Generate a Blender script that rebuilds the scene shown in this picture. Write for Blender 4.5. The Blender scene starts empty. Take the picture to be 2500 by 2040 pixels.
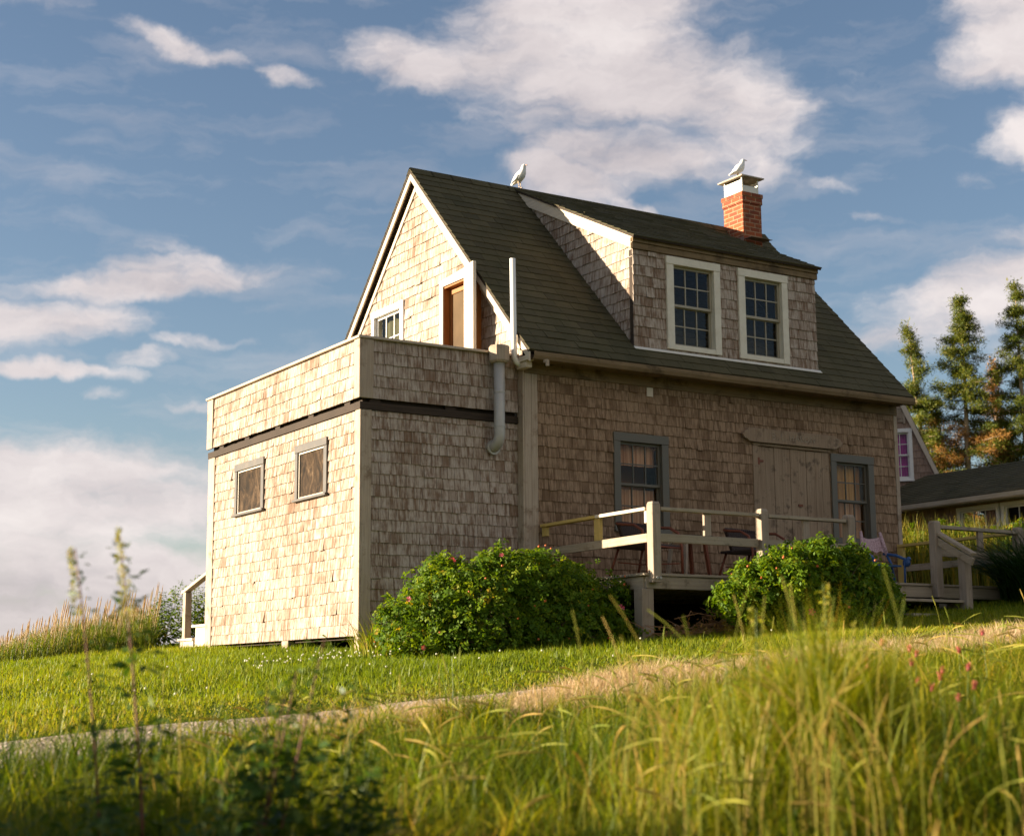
import bpy, bmesh, math, random
import numpy as np
from mathutils import Vector, Matrix
random.seed(7); rng = np.random.default_rng(7)
sc = bpy.context.scene
COL = sc.collection
R = math.radians
V3 = lambda *a: np.array(a, float)

# ------------------------------------------------------------------ helpers
def link(o, parent=None):
    COL.objects.link(o)
    if parent is not None: o.parent = parent
    return o
def tag(o, label=None, cat=None, group=None, kind=None):
    if label: o['label'] = label
    if cat: o['category'] = cat
    if group: o['group'] = group
    if kind: o['kind'] = kind
    return o
def empty(name, loc=(0, 0, 0), rz=0.0):
    o = bpy.data.objects.new(name, None); o.location = loc; o.rotation_euler = (0, 0, rz); o.empty_display_size = .2
    return link(o)
def copy_tree(o, parent=None):
    c = o.copy(); COL.objects.link(c)
    if parent is not None: c.parent = parent
    for ch in list(o.children): copy_tree(ch, c)
    return c

class MB:
    """collects faces, builds one mesh object with a per-face 'rnd' attribute"""
    def __init__(s): s.v = []; s.f = []; s.r = []; s.m = []; s.mi = 0
    def add(s, vs, fs, r=None):
        n = len(s.v); s.v += [tuple(map(float, v)) for v in vs]
        r = random.random() if r is None else r
        for f in fs: s.f.append(tuple(i + n for i in f)); s.r.append(r); s.m.append(s.mi)
        return s
    def box(s, x0, x1, y0, y1, z0, z1, r=None):
        return s.add([(x0,y0,z0),(x1,y0,z0),(x1,y1,z0),(x0,y1,z0),(x0,y0,z1),(x1,y0,z1),(x1,y1,z1),(x0,y1,z1)],
              [(0,3,2,1),(4,5,6,7),(0,1,5,4),(1,2,6,5),(2,3,7,6),(3,0,4,7)], r)
    def bar(s, a, b, w, h, up=(0,0,1), r=None):
        a = V3(*a); b = V3(*b); d = b-a; d /= np.linalg.norm(d); up = V3(*up)
        sd = np.cross(d, up); sd /= np.linalg.norm(sd); u = np.cross(sd, d)
        vs = [p + sd*w/2*i + u*h/2*j for p in (a, b) for i, j in ((-1,-1),(1,-1),(1,1),(-1,1))]
        return s.add(vs, [(0,1,2,3),(7,6,5,4),(0,4,5,1),(1,5,6,2),(2,6,7,3),(3,7,4,0)], r)
    def prism(s, poly, off, r=None):
        """poly: list of 3d points, extruded by vector off"""
        n = len(poly); off = V3(*off); P = [V3(*p) for p in poly]
        vs = P + [p+off for p in P]
        fs = [tuple(range(n)), tuple(range(2*n-1, n-1, -1))] + [(i, i+n, (i+1) % n+n, (i+1) % n) for i in range(n)]
        return s.add(vs, fs, r)
    def tube(s, pts, rad, n=8, r=None, cap=True):
        pts = [V3(*p) for p in pts]; k = len(pts)
        rad = [rad]*k if np.isscalar(rad) else list(rad)
        base = len(s.v); rr = random.random() if r is None else r
        t0 = pts[1]-pts[0]; t0 /= np.linalg.norm(t0)
        ref = V3(0,0,1) if abs(t0[2]) < .9 else V3(1,0,0)
        sd = np.cross(t0, ref); sd /= np.linalg.norm(sd)
        for i, p in enumerate(pts):
            t = pts[min(i+1,k-1)]-pts[max(i-1,0)]; t = t/(np.linalg.norm(t)+1e-9)
            sd = sd - t*(sd@t); sd /= np.linalg.norm(sd)+1e-9; u = np.cross(t, sd)
            for j in range(n):
                a = 2*math.pi*j/n; s.v.append(tuple(p + (sd*math.cos(a)+u*math.sin(a))*rad[i]))
        for i in range(k-1):
            for j in range(n):
                s.f.append((base+i*n+j, base+i*n+(j+1) % n, base+(i+1)*n+(j+1) % n, base+(i+1)*n+j)); s.r.append(rr); s.m.append(s.mi)
        if cap:
            s.f.append(tuple(base+j for j in range(n-1,-1,-1))); s.r.append(rr); s.m.append(s.mi)
            s.f.append(tuple(base+(k-1)*n+j for j in range(n))); s.r.append(rr); s.m.append(s.mi)
        return s
    def ball(s, c, rx, ry=None, rz=None, n=8, m=6, r=None):
        ry = rx if ry is None else ry; rz = rx if rz is None else rz
        vs = []; fs = []
        for i in range(m+1):
            th = math.pi*i/m
            for j in range(n):
                ph = 2*math.pi*j/n; vs.append((c[0]+rx*math.sin(th)*math.cos(ph), c[1]+ry*math.sin(th)*math.sin(ph), c[2]+rz*math.cos(th)))
        for i in range(m):
            for j in range(n): fs.append((i*n+j, (i+1)*n+j, (i+1)*n+(j+1) % n, i*n+(j+1) % n))
        return s.add(vs, fs, r)
    def build(s, name, mat, parent=None, smooth=False, bevel=0):
        me = bpy.data.meshes.new(name); me.from_pydata(s.v, [], s.f)
        mats = mat if isinstance(mat, (list, tuple)) else [mat]
        for m in mats: me.materials.append(m)
        if len(mats) > 1: me.polygons.foreach_set('material_index', s.m)
        a = me.attributes.new('rnd', 'FLOAT', 'FACE'); a.data.foreach_set('value', s.r)
        bm = bmesh.new(); bm.from_mesh(me); bmesh.ops.recalc_face_normals(bm, faces=bm.faces); bm.to_mesh(me); bm.free()
        if smooth: me.polygons.foreach_set('use_smooth', [True]*len(me.polygons))
        o = link(bpy.data.objects.new(name, me), parent)
        if bevel:
            b = o.modifiers.new('bevel', 'BEVEL'); b.width = bevel; b.segments = 1; b.limit_method = 'ANGLE'
        return o

def np_mesh(name, V, Q, rnd, mat, parent=None, smooth=True):
    """V (n,3), Q (m,4) quads"""
    me = bpy.data.meshes.new(name); n = len(V); m = len(Q)
    me.vertices.add(n); me.vertices.foreach_set('co', np.ascontiguousarray(V, np.float32).ravel())
    me.loops.add(m*4); me.loops.foreach_set('vertex_index', np.ascontiguousarray(Q, np.int32).ravel())
    me.polygons.add(m); me.polygons.foreach_set('loop_start', np.arange(m, dtype=np.int32)*4)
    a = me.attributes.new('rnd', 'FLOAT', 'FACE'); a.data.foreach_set('value', np.ascontiguousarray(rnd, np.float32))
    if smooth: me.polygons.foreach_set('use_smooth', np.ones(m, bool))
    me.materials.append(mat); me.update(calc_edges=True); me.validate()
    return link(bpy.data.objects.new(name, me), parent)

# ------------------------------------------------------------------ materials
def new_mat(name):
    m = bpy.data.materials.new(name); m.use_nodes = True; nt = m.node_tree
    b = nt.nodes['Principled BSDF']; return m, nt, b
def N(nt, t, **kw):
    n = nt.nodes.new(t)
    for k, v in kw.items():
        if k in n.inputs: n.inputs[k].default_value = v
        else: setattr(n, k, v)
    return n
def ramp(nt, fac, stops, interp='LINEAR'):
    n = nt.nodes.new('ShaderNodeValToRGB'); n.color_ramp.interpolation = interp; e = n.color_ramp.elements
    while len(e) < len(stops): e.new(.5)
    for k, (p, c) in zip(e, stops): k.position = p; k.color = (*c, 1) if len(c) == 3 else c
    nt.links.new(fac, n.inputs[0]); return n
def mixc(nt, fac, a, b, mode='MIX'):
    n = nt.nodes.new('ShaderNodeMix'); n.data_type = 'RGBA'; n.blend_type = mode
    for s, v in ((n.inputs[0], fac), (n.inputs[6], a), (n.inputs[7], b)):
        if hasattr(v, 'is_linked'): nt.links.new(v, s)
        elif isinstance(v, (int, float)): s.default_value = v
        else: s.default_value = (*v, 1)
    return n.outputs[2]
def noise(nt, vec, scale, detail=4, rough=.55, sc3=None, dist=0):
    if sc3:
        mp = N(nt, 'ShaderNodeMapping'); mp.inputs['Scale'].default_value = sc3; nt.links.new(vec, mp.inputs[0]); vec = mp.outputs[0]
    n = N(nt, 'ShaderNodeTexNoise', Scale=scale, Detail=detail, Roughness=rough, Distortion=dist); nt.links.new(vec, n.inputs['Vector']); return n.outputs['Fac']
def coord(nt): return nt.nodes.new('ShaderNodeTexCoord').outputs['Object']
def rndattr(nt):
    a = nt.nodes.new('ShaderNodeAttribute'); a.attribute_name = 'rnd'; return a.outputs['Fac']
def bump(nt, b, h, strength=.3, dist=.01):
    n = N(nt, 'ShaderNodeBump', Strength=strength, Distance=dist); nt.links.new(h, n.inputs['Height']); nt.links.new(n.outputs[0], b.inputs['Normal'])
def math_(nt, op, a, b=None, c=None):
    n = nt.nodes.new('ShaderNodeMath'); n.operation = op
    for i, v in enumerate((a, b, c)):
        if v is None: continue
        if hasattr(v, 'is_linked'): nt.links.new(v, n.inputs[i])
        else: n.inputs[i].default_value = v
    return n.outputs[0]

def shingle_mat(name, pale, mid, dark, stain=.5):
    m, nt, b = new_mat(name); o = coord(nt); r = rndattr(nt)
    base = ramp(nt, r, [(0, mid), (.25, pale), (.86, pale), (1, tuple(p*.45+d*.55 for p, d in zip(mid, dark)))]).outputs[0]
    sft = nt.nodes.new('ShaderNodeVectorMath'); sft.operation = 'ADD'; nt.links.new(o, sft.inputs[0])
    cx_ = nt.nodes.new('ShaderNodeCombineXYZ'); nt.links.new(math_(nt, 'MULTIPLY', r, 37.0), cx_.inputs[2]); nt.links.new(math_(nt, 'MULTIPLY', r, 11.0), cx_.inputs[0]); nt.links.new(cx_.outputs[0], sft.inputs[1])
    st = noise(nt, sft.outputs[0], 1, 4, .6, (34, 34, 2.6), .3)             # broad streaks, broken at every shingle
    st2 = noise(nt, o, 1, 3, .5, (170, 170, 5))
    bl = math_(nt, 'ADD', math_(nt, 'MULTIPLY', noise(nt, o, 2.6, 6, .7), .6), math_(nt, 'MULTIPLY', noise(nt, o, .75, 4, .6, (1,1,.6)), .4)); bl2 = noise(nt, sft.outputs[0], 9, 4, .6)
    f = math_(nt, 'ADD', math_(nt, 'MULTIPLY', st, .55), math_(nt, 'ADD', math_(nt, 'MULTIPLY', bl, .40), math_(nt, 'MULTIPLY', bl2, .22)))
    f = ramp(nt, f, [(.535, (0,0,0)), (.665, (1,1,1))]).outputs[0]
    c = mixc(nt, math_(nt, 'MULTIPLY', f, stain), base, dark)
    c = mixc(nt, ramp(nt, st2, [(.45, (0,0,0)), (.7, (.55,.55,.55))]).outputs[0], c, tuple(x*.6+y*.25 for x, y in zip(dark, mid)))
    nt.links.new(c, b.inputs['Base Color']); b.inputs['Roughness'].default_value = .85; b.inputs['Specular IOR Level'].default_value = .2
    bump(nt, b, math_(nt, 'ADD', st, math_(nt, 'MULTIPLY', st2, .6)), .55, .006)
    return m
def wood_mat(name, c1, c2, axis='z', rough=.8, spots=None):
    m, nt, b = new_mat(name); o = coord(nt)
    k = {'x': (2.2, 60, 60), 'y': (60, 2.2, 60), 'z': (60, 60, 2.2)}[axis]
    g = noise(nt, o, 1, 5, .65, k, .4); w = noise(nt, o, 2.4, 4, .6)
    f = math_(nt, 'ADD', math_(nt, 'MULTIPLY', g, .75), math_(nt, 'MULTIPLY', w, .35))
    c = ramp(nt, f, [(.36, c1), (.72, c2)]).outputs[0]
    c = mixc(nt, math_(nt, 'MULTIPLY', rndattr(nt), .3), c, tuple(x*.7 for x in c2))
    if spots:
        s = ramp(nt, noise(nt, o, spots[1], 4, .7), [(.55, (0,0,0)), (.68, (1,1,1))]).outputs[0]
        c = mixc(nt, math_(nt, 'MULTIPLY', s, .75), c, spots[0])
    nt.links.new(c, b.inputs['Base Color']); b.inputs['Roughness'].default_value = rough; b.inputs['Specular IOR Level'].default_value = .25
    bump(nt, b, g, .5, .005); return m
def paint_mat(name, col, rough=.55, dirt=.25, dcol=(.25,.17,.1)):
    m, nt, b = new_mat(name); o = coord(nt)
    n = ramp(nt, noise(nt, o, 6, 6, .7), [(.45, (0,0,0)), (.75, (1,1,1))]).outputs[0]
    nt.links.new(mixc(nt, math_(nt, 'MULTIPLY', n, dirt), col, dcol), b.inputs['Base Color']); b.inputs['Roughness'].default_value = rough
    bump(nt, b, noise(nt, o, 1, 3, .6, (40,40,6)), .2, .003); return m
def plain(name, col, rough=.6, metal=0, var=.2):
    m, nt, b = new_mat(name); o = coord(nt)
    n = noise(nt, o, 9, 4, .6)
    nt.links.new(mixc(nt, math_(nt, 'MULTIPLY', n, var*1.5), col, tuple(x*.5 for x in col)), b.inputs['Base Color'])
    b.inputs['Roughness'].default_value = rough; b.inputs['Metallic'].default_value = metal; return m
def leaf_mat(name, stops, trans=.45, rough=.5, spec=.3, tint=(1.25, 1.15, .45)):
    m, nt, b = new_mat(name); out = nt.nodes['Material Output']
    c = ramp(nt, rndattr(nt), stops).outputs[0]
    nt.links.new(c, b.inputs['Base Color']); b.inputs['Roughness'].default_value = rough; b.inputs['Specular IOR Level'].default_value = spec
    t = nt.nodes.new('ShaderNodeBsdfTranslucent'); nt.links.new(mixc(nt, 1.0, c, tint, 'MULTIPLY'), t.inputs[0])
    mx = nt.nodes.new('ShaderNodeMixShader'); mx.inputs[0].default_value = trans
    nt.links.new(b.outputs[0], mx.inputs[1]); nt.links.new(t.outputs[0], mx.inputs[2]); nt.links.new(mx.outputs[0], out.inputs[0]); return m
def glass_mat(name, tint=(.9,.92,.9), refl=1.0):
    m, nt, b = new_mat(name); out = nt.nodes['Material Output']; nt.nodes.remove(b)
    tr = N(nt, 'ShaderNodeBsdfTransparent', Color=(*tint, 1)); gl = N(nt, 'ShaderNodeBsdfGlossy', Roughness=.03)
    fr = N(nt, 'ShaderNodeFresnel', IOR=1.5); mx = nt.nodes.new('ShaderNodeMixShader')
    wob = N(nt, 'ShaderNodeBump', Strength=.02, Distance=.05); nt.links.new(noise(nt, coord(nt), 5, 2), wob.inputs['Height']); nt.links.new(wob.outputs[0], gl.inputs['Normal'])
    gm = nt.nodes.new('ShaderNodeNewGeometry'); nt.links.new(math_(nt, 'MULTIPLY', math_(nt, 'MULTIPLY', fr.outputs[0], refl), math_(nt, 'SUBTRACT', 1.0, gm.outputs['Backfacing'])), mx.inputs[0])
    nt.links.new(tr.outputs[0], mx.inputs[1]); nt.links.new(gl.outputs[0], mx.inputs[2]); nt.links.new(mx.outputs[0], out.inputs[0]); return m

M = {}
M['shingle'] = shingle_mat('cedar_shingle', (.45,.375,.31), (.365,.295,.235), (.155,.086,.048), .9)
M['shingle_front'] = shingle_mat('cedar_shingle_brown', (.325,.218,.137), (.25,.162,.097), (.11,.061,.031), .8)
M['shingle_far'] = shingle_mat('cedar_shingle_far', (.36,.25,.19), (.28,.19,.14), (.15,.09,.06), .5)
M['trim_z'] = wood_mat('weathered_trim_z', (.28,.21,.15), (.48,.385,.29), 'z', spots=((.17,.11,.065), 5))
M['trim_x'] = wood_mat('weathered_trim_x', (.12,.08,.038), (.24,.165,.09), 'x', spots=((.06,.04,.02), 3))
M['trim_y'] = wood_mat('weathered_trim_y', (.33,.26,.19), (.56,.47,.37), 'y')
M['pale_y'] = wood_mat('pale_rake_wood', (.50,.41,.31), (.68,.58,.46), 'y')
M['pale_z'] = wood_mat('pale_trim_wood', (.55,.46,.36), (.70,.61,.50), 'z')
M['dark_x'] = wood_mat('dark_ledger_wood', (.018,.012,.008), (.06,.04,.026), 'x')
M['plank'] = wood_mat('grey_plank_wood', (.20,.135,.085), (.35,.255,.17), 'z', spots=((.07,.045,.03), 6))
M['deck_x'] = wood_mat('deck_wood_x', (.24,.19,.13), (.40,.33,.24), 'x', spots=((.13,.10,.06), 5))
M['deck_y'] = wood_mat('deck_wood_y', (.26,.2,.13), (.45,.36,.26), 'y', spots=((.16,.10,.05), 4))
M['deck_z'] = wood_mat('deck_wood_z', (.22,.17,.12), (.40,.32,.245), 'z', spots=((.22,.16,.11), 7))
M['yellow_y'] = wood_mat('yellow_wood_y', (.50,.34,.09), (.62,.44,.15), 'y')
M['yellow_z'] = wood_mat('yellow_wood_z', (.50,.34,.09), (.62,.44,.15), 'z')
M['orange_z'] = wood_mat('orange_stained_wood', (.22,.075,.015), (.38,.145,.035), 'z', .45)
M['white'] = paint_mat('cream_white_paint', (.68,.62,.50), .55, .35, (.36,.27,.17))
M['bright'] = paint_mat('white_paint', (.78,.75,.70), .5, .1)
M['sash'] = paint_mat('grey_cream_sash', (.34,.30,.22), .55, .3)
M['slate'] = paint_mat('slate_green_paint', (.105,.094,.070), .55, .3, (.14,.09,.05))
M['grey_trim'] = paint_mat('grey_window_paint', (.05,.043,.037), .6, .25)
M['glass'] = glass_mat('window_glass', (.9,.88,.85), refl=.6); M['glass_dim'] = glass_mat('old_window_glass', (.95,.92,.87), .45)
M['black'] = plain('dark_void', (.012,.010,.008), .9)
M['metal'] = plain('galvanised_steel', (.46,.43,.385), .5, .2, .3)
M['pvc'] = plain('white_pvc', (.78,.76,.72), .4, 0, .08)
M['rust'] = plain('rusty_tube', (.20,.055,.022), .6, .2, .5)
M['weave'] = plain('dark_weave', (.030,.015,.010), .7)
M['curtain'] = None
def cloth(name, c1, c2, k=(26,26,.6)):
    m, nt, b = new_mat(name); o = coord(nt)
    nt.links.new(ramp(nt, noise(nt, o, 1, 3, .5, k), [(.35, c1), (.68, c2)]).outputs[0], b.inputs['Base Color']); b.inputs['Roughness'].default_value = .9
    bump(nt, b, noise(nt, o, 1, 2, .5, k), .5, .02); return m
M['curtain'] = cloth('pinkish_curtain', (.34,.15,.06), (.78,.50,.34))
M['curtain_gold'] = cloth('golden_curtain', (.36,.17,.05), (.74,.46,.17))
M['green_reflection'] = cloth('green_reflection_cloth', (.05,.056,.022), (.12,.125,.055))  # stands in for the greenish reflection in the gable panes
M['purple'] = cloth('purple_curtain', (.55,.05,.45), (.80,.14,.68))
def sheet():
    m, nt, b = new_mat('brown_plastic_sheet'); o = coord(nt)
    n = noise(nt, o, 6.5, 7, .68, (1,1,.55), 1.2); f = noise(nt, o, 70, 3, .6)
    c = ramp(nt, n, [(.36, (.006,.004,.002)), (.52, (.05,.029,.014)), (.62, (.11,.068,.036)), (.72, (.22,.15,.09))]).outputs[0]
    nt.links.new(mixc(nt, math_(nt, 'MULTIPLY', f, .6), c, (.02,.012,.006)), b.inputs['Base Color']); b.inputs['Roughness'].default_value = .8; b.inputs['Specular IOR Level'].default_value = .15; bump(nt, b, n, .25, .02); return m
M['sheet'] = sheet()
M['knit'] = cloth('pink_knit', (.36,.22,.22), (.60,.42,.43), (60,60,60))
M['blue'] = plain('blue_paint', (.03,.10,.27), .5, 0, .4)
M['gull'] = plain('gull_white', (.80,.78,.75), .8, 0, .08)
M['beak'] = plain('beak_pink', (.62,.36,.25), .5); M['leg'] = plain('gull_leg', (.60,.45,.30), .6)
M['mesh'] = plain('pale_screen_mesh', (.74,.70,.62), .6, .1, .1)
# asphalt
def asphalt(name, a, b2, c3):
    m, nt, b = new_mat(name); o = coord(nt)
    c = ramp(nt, rndattr(nt), [(0, a), (.5, b2), (1, c3)]).outputs[0]
    g = noise(nt, o, 160, 3, .7); w = noise(nt, o, 1.6, 5, .6)
    c = mixc(nt, math_(nt, 'MULTIPLY', g, .55), c, tuple(x*.35 for x in a))
    c = mixc(nt, ramp(nt, w, [(.45, (0,0,0)), (.75, (.6,.6,.6))]).outputs[0], c, (.052,.052,.024))
    sp = ramp(nt, noise(nt, o, 34, 2, .5), [(.76, (0,0,0)), (.80, (1,1,1))]).outputs[0]
    nt.links.new(mixc(nt, math_(nt, 'MULTIPLY', sp, .6), c, (.30,.28,.22)), b.inputs['Base Color']); b.inputs['Roughness'].default_value = .95; b.inputs['Specular IOR Level'].default_value = .15
    bump(nt, b, g, .6, .004); return m
M['asphalt'] = asphalt('asphalt_shingle', (.100,.086,.047), (.125,.106,.057), (.084,.072,.041))
# brick
def brick():
    m, nt, b = new_mat('red_brick'); o = coord(nt)
    sx = N(nt, 'ShaderNodeSeparateXYZ'); nt.links.new(o, sx.inputs[0]); cb = N(nt, 'ShaderNodeCombineXYZ')
    nt.links.new(math_(nt, 'ADD', sx.outputs[0], sx.outputs[1]), cb.inputs[0]); nt.links.new(sx.outputs[2], cb.inputs[1])
    t = N(nt, 'ShaderNodeTexBrick', Scale=1.0); t.inputs['Color1'].default_value = (.34,.075,.018,1); t.inputs['Color2'].default_value = (.19,.04,.014,1)
    t.inputs['Mortar'].default_value = (.38,.22,.12,1); t.inputs['Brick Width'].default_value = .19; t.inputs['Row Height'].default_value = .066; t.inputs['Mortar Size'].default_value = .007
    nt.links.new(cb.outputs[0], t.inputs['Vector'])
    nt.links.new(mixc(nt, math_(nt, 'MULTIPLY', ramp(nt, noise(nt, o, 9, 6, .75), [(.48, (0,0,0)), (.7, (1,1,1))]).outputs[0], .7), t.outputs[0], (.07,.04,.025)), b.inputs['Base Color'])
    b.inputs['Roughness'].default_value = .9; bump(nt, b, math_(nt, 'SUBTRACT', 1.0, t.outputs['Fac']), .6, .006); return m
M['brick'] = brick()
G = lambda *c: c
M['rose_leaf'] = leaf_mat('rose_leaf', [(0, (.045,.10,.006)), (.45, (.10,.185,.009)), (.8, (.19,.26,.012)), (.97, (.28,.30,.02)), (1, (.38,.27,.02))], .48, .58, .2, (1.35, 1.15, .35))
M['grass'] = leaf_mat('lawn_grass', [(0, (.10,.155,.006)), (.45, (.195,.25,.010)), (.8, (.34,.32,.016)), (1, (.46,.32,.07))], .48, .5, .3, (1.15, 1.1, .4))
M['tall'] = leaf_mat('meadow_grass', [(0, (.045,.085,.003)), (.35, (.125,.18,.005)), (.7, (.30,.30,.009)), (.9, (.44,.36,.03)), (1, (.54,.34,.08))], .48, .5, .3)
M['dry'] = leaf_mat('dry_verge_grass', [(0, (.36,.25,.10)), (.3, (.56,.41,.23)), (.75, (.68,.52,.34)), (1, (.24,.23,.04))], .35, .6, .2, (1.1, 1.0, .75))
M['seed'] = leaf_mat('seed_head', [(0, (.20,.25,.03)), (.5, (.36,.34,.05)), (1, (.50,.33,.09))], .35, .6, .2)
M['reed'] = leaf_mat('golden_reed', [(0, (.08,.13,.01)), (.5, (.24,.24,.03)), (1, (.48,.34,.06))], .5, .5, .3)
M['bank'] = leaf_mat('bank_grass', [(0, (.05,.11,.01)), (.4, (.17,.20,.025)), (.72, (.32,.29,.06)), (.78, (.42,.31,.14)), (1, (.50,.36,.20))], .5, .5, .3)
M['darkgrass'] = leaf_mat('daylily_blade', [(0, (.012,.035,.006)), (.6, (.028,.075,.012)), (1, (.06,.12,.02))], .3, .4, .5)
M['needle'] = leaf_mat('spruce_needle', [(0, (.045,.075,.010)), (.5, (.10,.13,.014)), (1, (.23,.21,.02))], .38, .6, .3)
M['brown_needle'] = leaf_mat('dead_needle', [(0, (.20,.095,.025)), (.5, (.34,.17,.04)), (1, (.44,.25,.07))], .3, .7, .2, (1.1,1,.7))
M['weed'] = leaf_mat('weed_leaf', [(0, (.03,.07,.008)), (.6, (.06,.12,.014)), (1, (.13,.17,.03))], .4, .5, .3)
M['stem_red'] = plain('red_stem', (.17,.05,.025), .6); M['stem_green'] = plain('green_stem', (.12,.16,.03), .6)
M['bark'] = wood_mat('spruce_bark', (.22,.15,.09), (.45,.33,.21), 'z'); M['twig'] = plain('brown_twig', (.17,.11,.06), .8)
M['petal'] = leaf_mat('pink_petal', [(0, (.50,.05,.10)), (1, (.62,.15,.18))], .4); M['hip'] = plain('orange_hip', (.55,.13,.03), .4)
M['clover'] = leaf_mat('clover_pink', [(0, (.34,.06,.06)), (1, (.55,.17,.14))], .3); M['whiteclover'] = leaf_mat('clover_white', [(0, (.6,.6,.5)), (1, (.75,.75,.68))], .3)

# ------------------------------------------------------------------ camera, light, sky
CAM = V3(-7.5658, -15.1442, -.5239)
YAW, PITCH, ROLL = 1.01025, .16805, -.00697
fw = V3(math.cos(PITCH)*math.cos(YAW), math.cos(PITCH)*math.sin(YAW), math.sin(PITCH))
rt = np.cross(fw, (0,0,1)); rt /= np.linalg.norm(rt); up = np.cross(rt, fw)
rr, uu = math.cos(ROLL)*rt+math.sin(ROLL)*up, -math.sin(ROLL)*rt+math.cos(ROLL)*up
cd = bpy.data.cameras.new('camera'); cam = link(bpy.data.objects.new('camera', cd))
mw = Matrix.Identity(4)
for i in range(3): mw[i][0] = rr[i]; mw[i][1] = uu[i]; mw[i][2] = -fw[i]; mw[i][3] = CAM[i]
cam.matrix_world = mw; sc.camera = cam
cd.sensor_width = 36; cd.lens = 36*3832.34/2500; cd.clip_end = 6000; cd.clip_start = .1
cd.dof.use_dof = True; cd.dof.focus_distance = 17.2; cd.dof.aperture_fstop = 2.5
SUN = Vector((-1, .577, .25)).normalized()
sl = bpy.data.lights.new('sun', 'SUN'); sl.energy = 5.0; sl.angle = R(.5); sl.color = (1, .855, .655)
so = link(bpy.data.objects.new('sun', sl)); so.rotation_euler = SUN.to_track_quat('Z', 'Y').to_euler(); so.location = (-20, 10, 20)

w = bpy.data.worlds.new('World'); sc.world = w; w.use_nodes = True; nt = w.node_tree; bg = nt.nodes['Background']
sky = nt.nodes.new('ShaderNodeTexSky'); sky.sky_type = 'NISHITA'; sky.sun_disc = False
sky.sun_elevation = math.asin(SUN.z); sky.sun_rotation = math.atan2(SUN.x, SUN.y); sky.air_density = 1.0; sky.dust_density = .6; sky.ozone_density = 1.0
tc = nt.nodes.new('ShaderNodeTexCoord').outputs['Generated']
sx = nt.nodes.new('ShaderNodeSeparateXYZ'); nt.links.new(tc, sx.inputs[0])
az = math_(nt, 'ARCTAN2', sx.outputs[1], sx.outputs[0]); el = math_(nt, 'ARCSINE', sx.outputs[2])
ca = math_(nt, 'SUBTRACT', YAW, az)
cv = nt.nodes.new('ShaderNodeCombineXYZ'); nt.links.new(ca, cv.inputs[0]); nt.links.new(el, cv.inputs[1]); cv = cv.outputs[0]
# warp for ragged outlines
wn = N(nt, 'ShaderNodeTexNoise', Scale=26.0, Detail=6.0, Roughness=.6); nt.links.new(cv, wn.inputs['Vector'])
wv = nt.nodes.new('ShaderNodeVectorMath'); wv.operation = 'SUBTRACT'; nt.links.new(wn.outputs['Color'], wv.inputs[0]); wv.inputs[1].default_value = (.5,.5,.5)
ws = nt.nodes.new('ShaderNodeVectorMath'); ws.operation = 'MULTIPLY'; nt.links.new(wv.outputs[0], ws.inputs[0]); ws.inputs[1].default_value = (.05,.022,0)
wa = nt.nodes.new('ShaderNodeVectorMath'); wa.operation = 'ADD'; nt.links.new(cv, wa.inputs[0]); nt.links.new(ws.outputs[0], wa.inputs[1]); cw = wa.outputs[0]
# clouds by azimuth (from the house) and elevation, radians: centre, half-sizes, turn, weight
BLOBS = [(.055,.385,.15,.055,-.1,1), (-.06,.388,.065,.024,-.15,.9), (.085,.335,.10,.030,-.12,.85), (.155,.352,.07,.034,-.2,.9), (.05,.425,.10,.04,0,1), (.035,.318,.06,.022,-.25,.95), (.075,.30,.035,.012,-.5,.8), (.16,.325,.045,.018,-.3,.7),
  (-.215,.394,.05,.011,-.24,.8), (-.150,.378,.032,.008,-.1,.8),
  (-.235,.247,.12,.014,.12,.9), (-.215,.258,.06,.012,.02,.8), (-.31,.222,.09,.020,.05,.95), (-.205,.214,.045,.006,0,.6), (-.295,.1935,.065,.0075,-.05,.8), (-.215,.268,.04,.012,-.2,.5), (-.235,.203,.03,.009,0,.6),
  (-.30,.115,.20,.050,0,1), (-.28,.05,.30,.06,0,1.05), (-.1,.02,.5,.05,0,1), (-.20,.172,.03,.006,0,.5), (-.262,.1785,.02,.006,0,.5), (-.02,.06,.5,.05,0,.75),
  (.335,.392,.075,.05,-.5,1), (.345,.325,.05,.025,-.3,.9), (.30,.30,.02,.008,-.4,.5),
  (.30,.235,.10,.030,.22,1), (.36,.26,.06,.03,.1,.9), (.25,.215,.06,.014,.1,.8), (.38,.2,.10,.03,0,.8),
  (.215,.305,.035,.006,-.25,.45), (.24,.285,.03,.005,-.2,.4), (-.33,.41,.08,.01,.1,.4), (.0,.47,.4,.05,0,.7), (.7,.3,.25,.1,.1,.9), (-.75,.3,.3,.08,.1,.8), (1.3,.5,.4,.15,0,.9), (-1.6,.35,.5,.1,0,.8), (2.4,.3,.5,.12,0,.8), (2.6,.55,1.1,.42,0,1.1), (2.0,.9,1.2,.35,0,.9), (3.4,.35,.5,.2,0,.9)]  # wide ones at the end: unseen clouds added as fill for the front walls
acc = None
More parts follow.
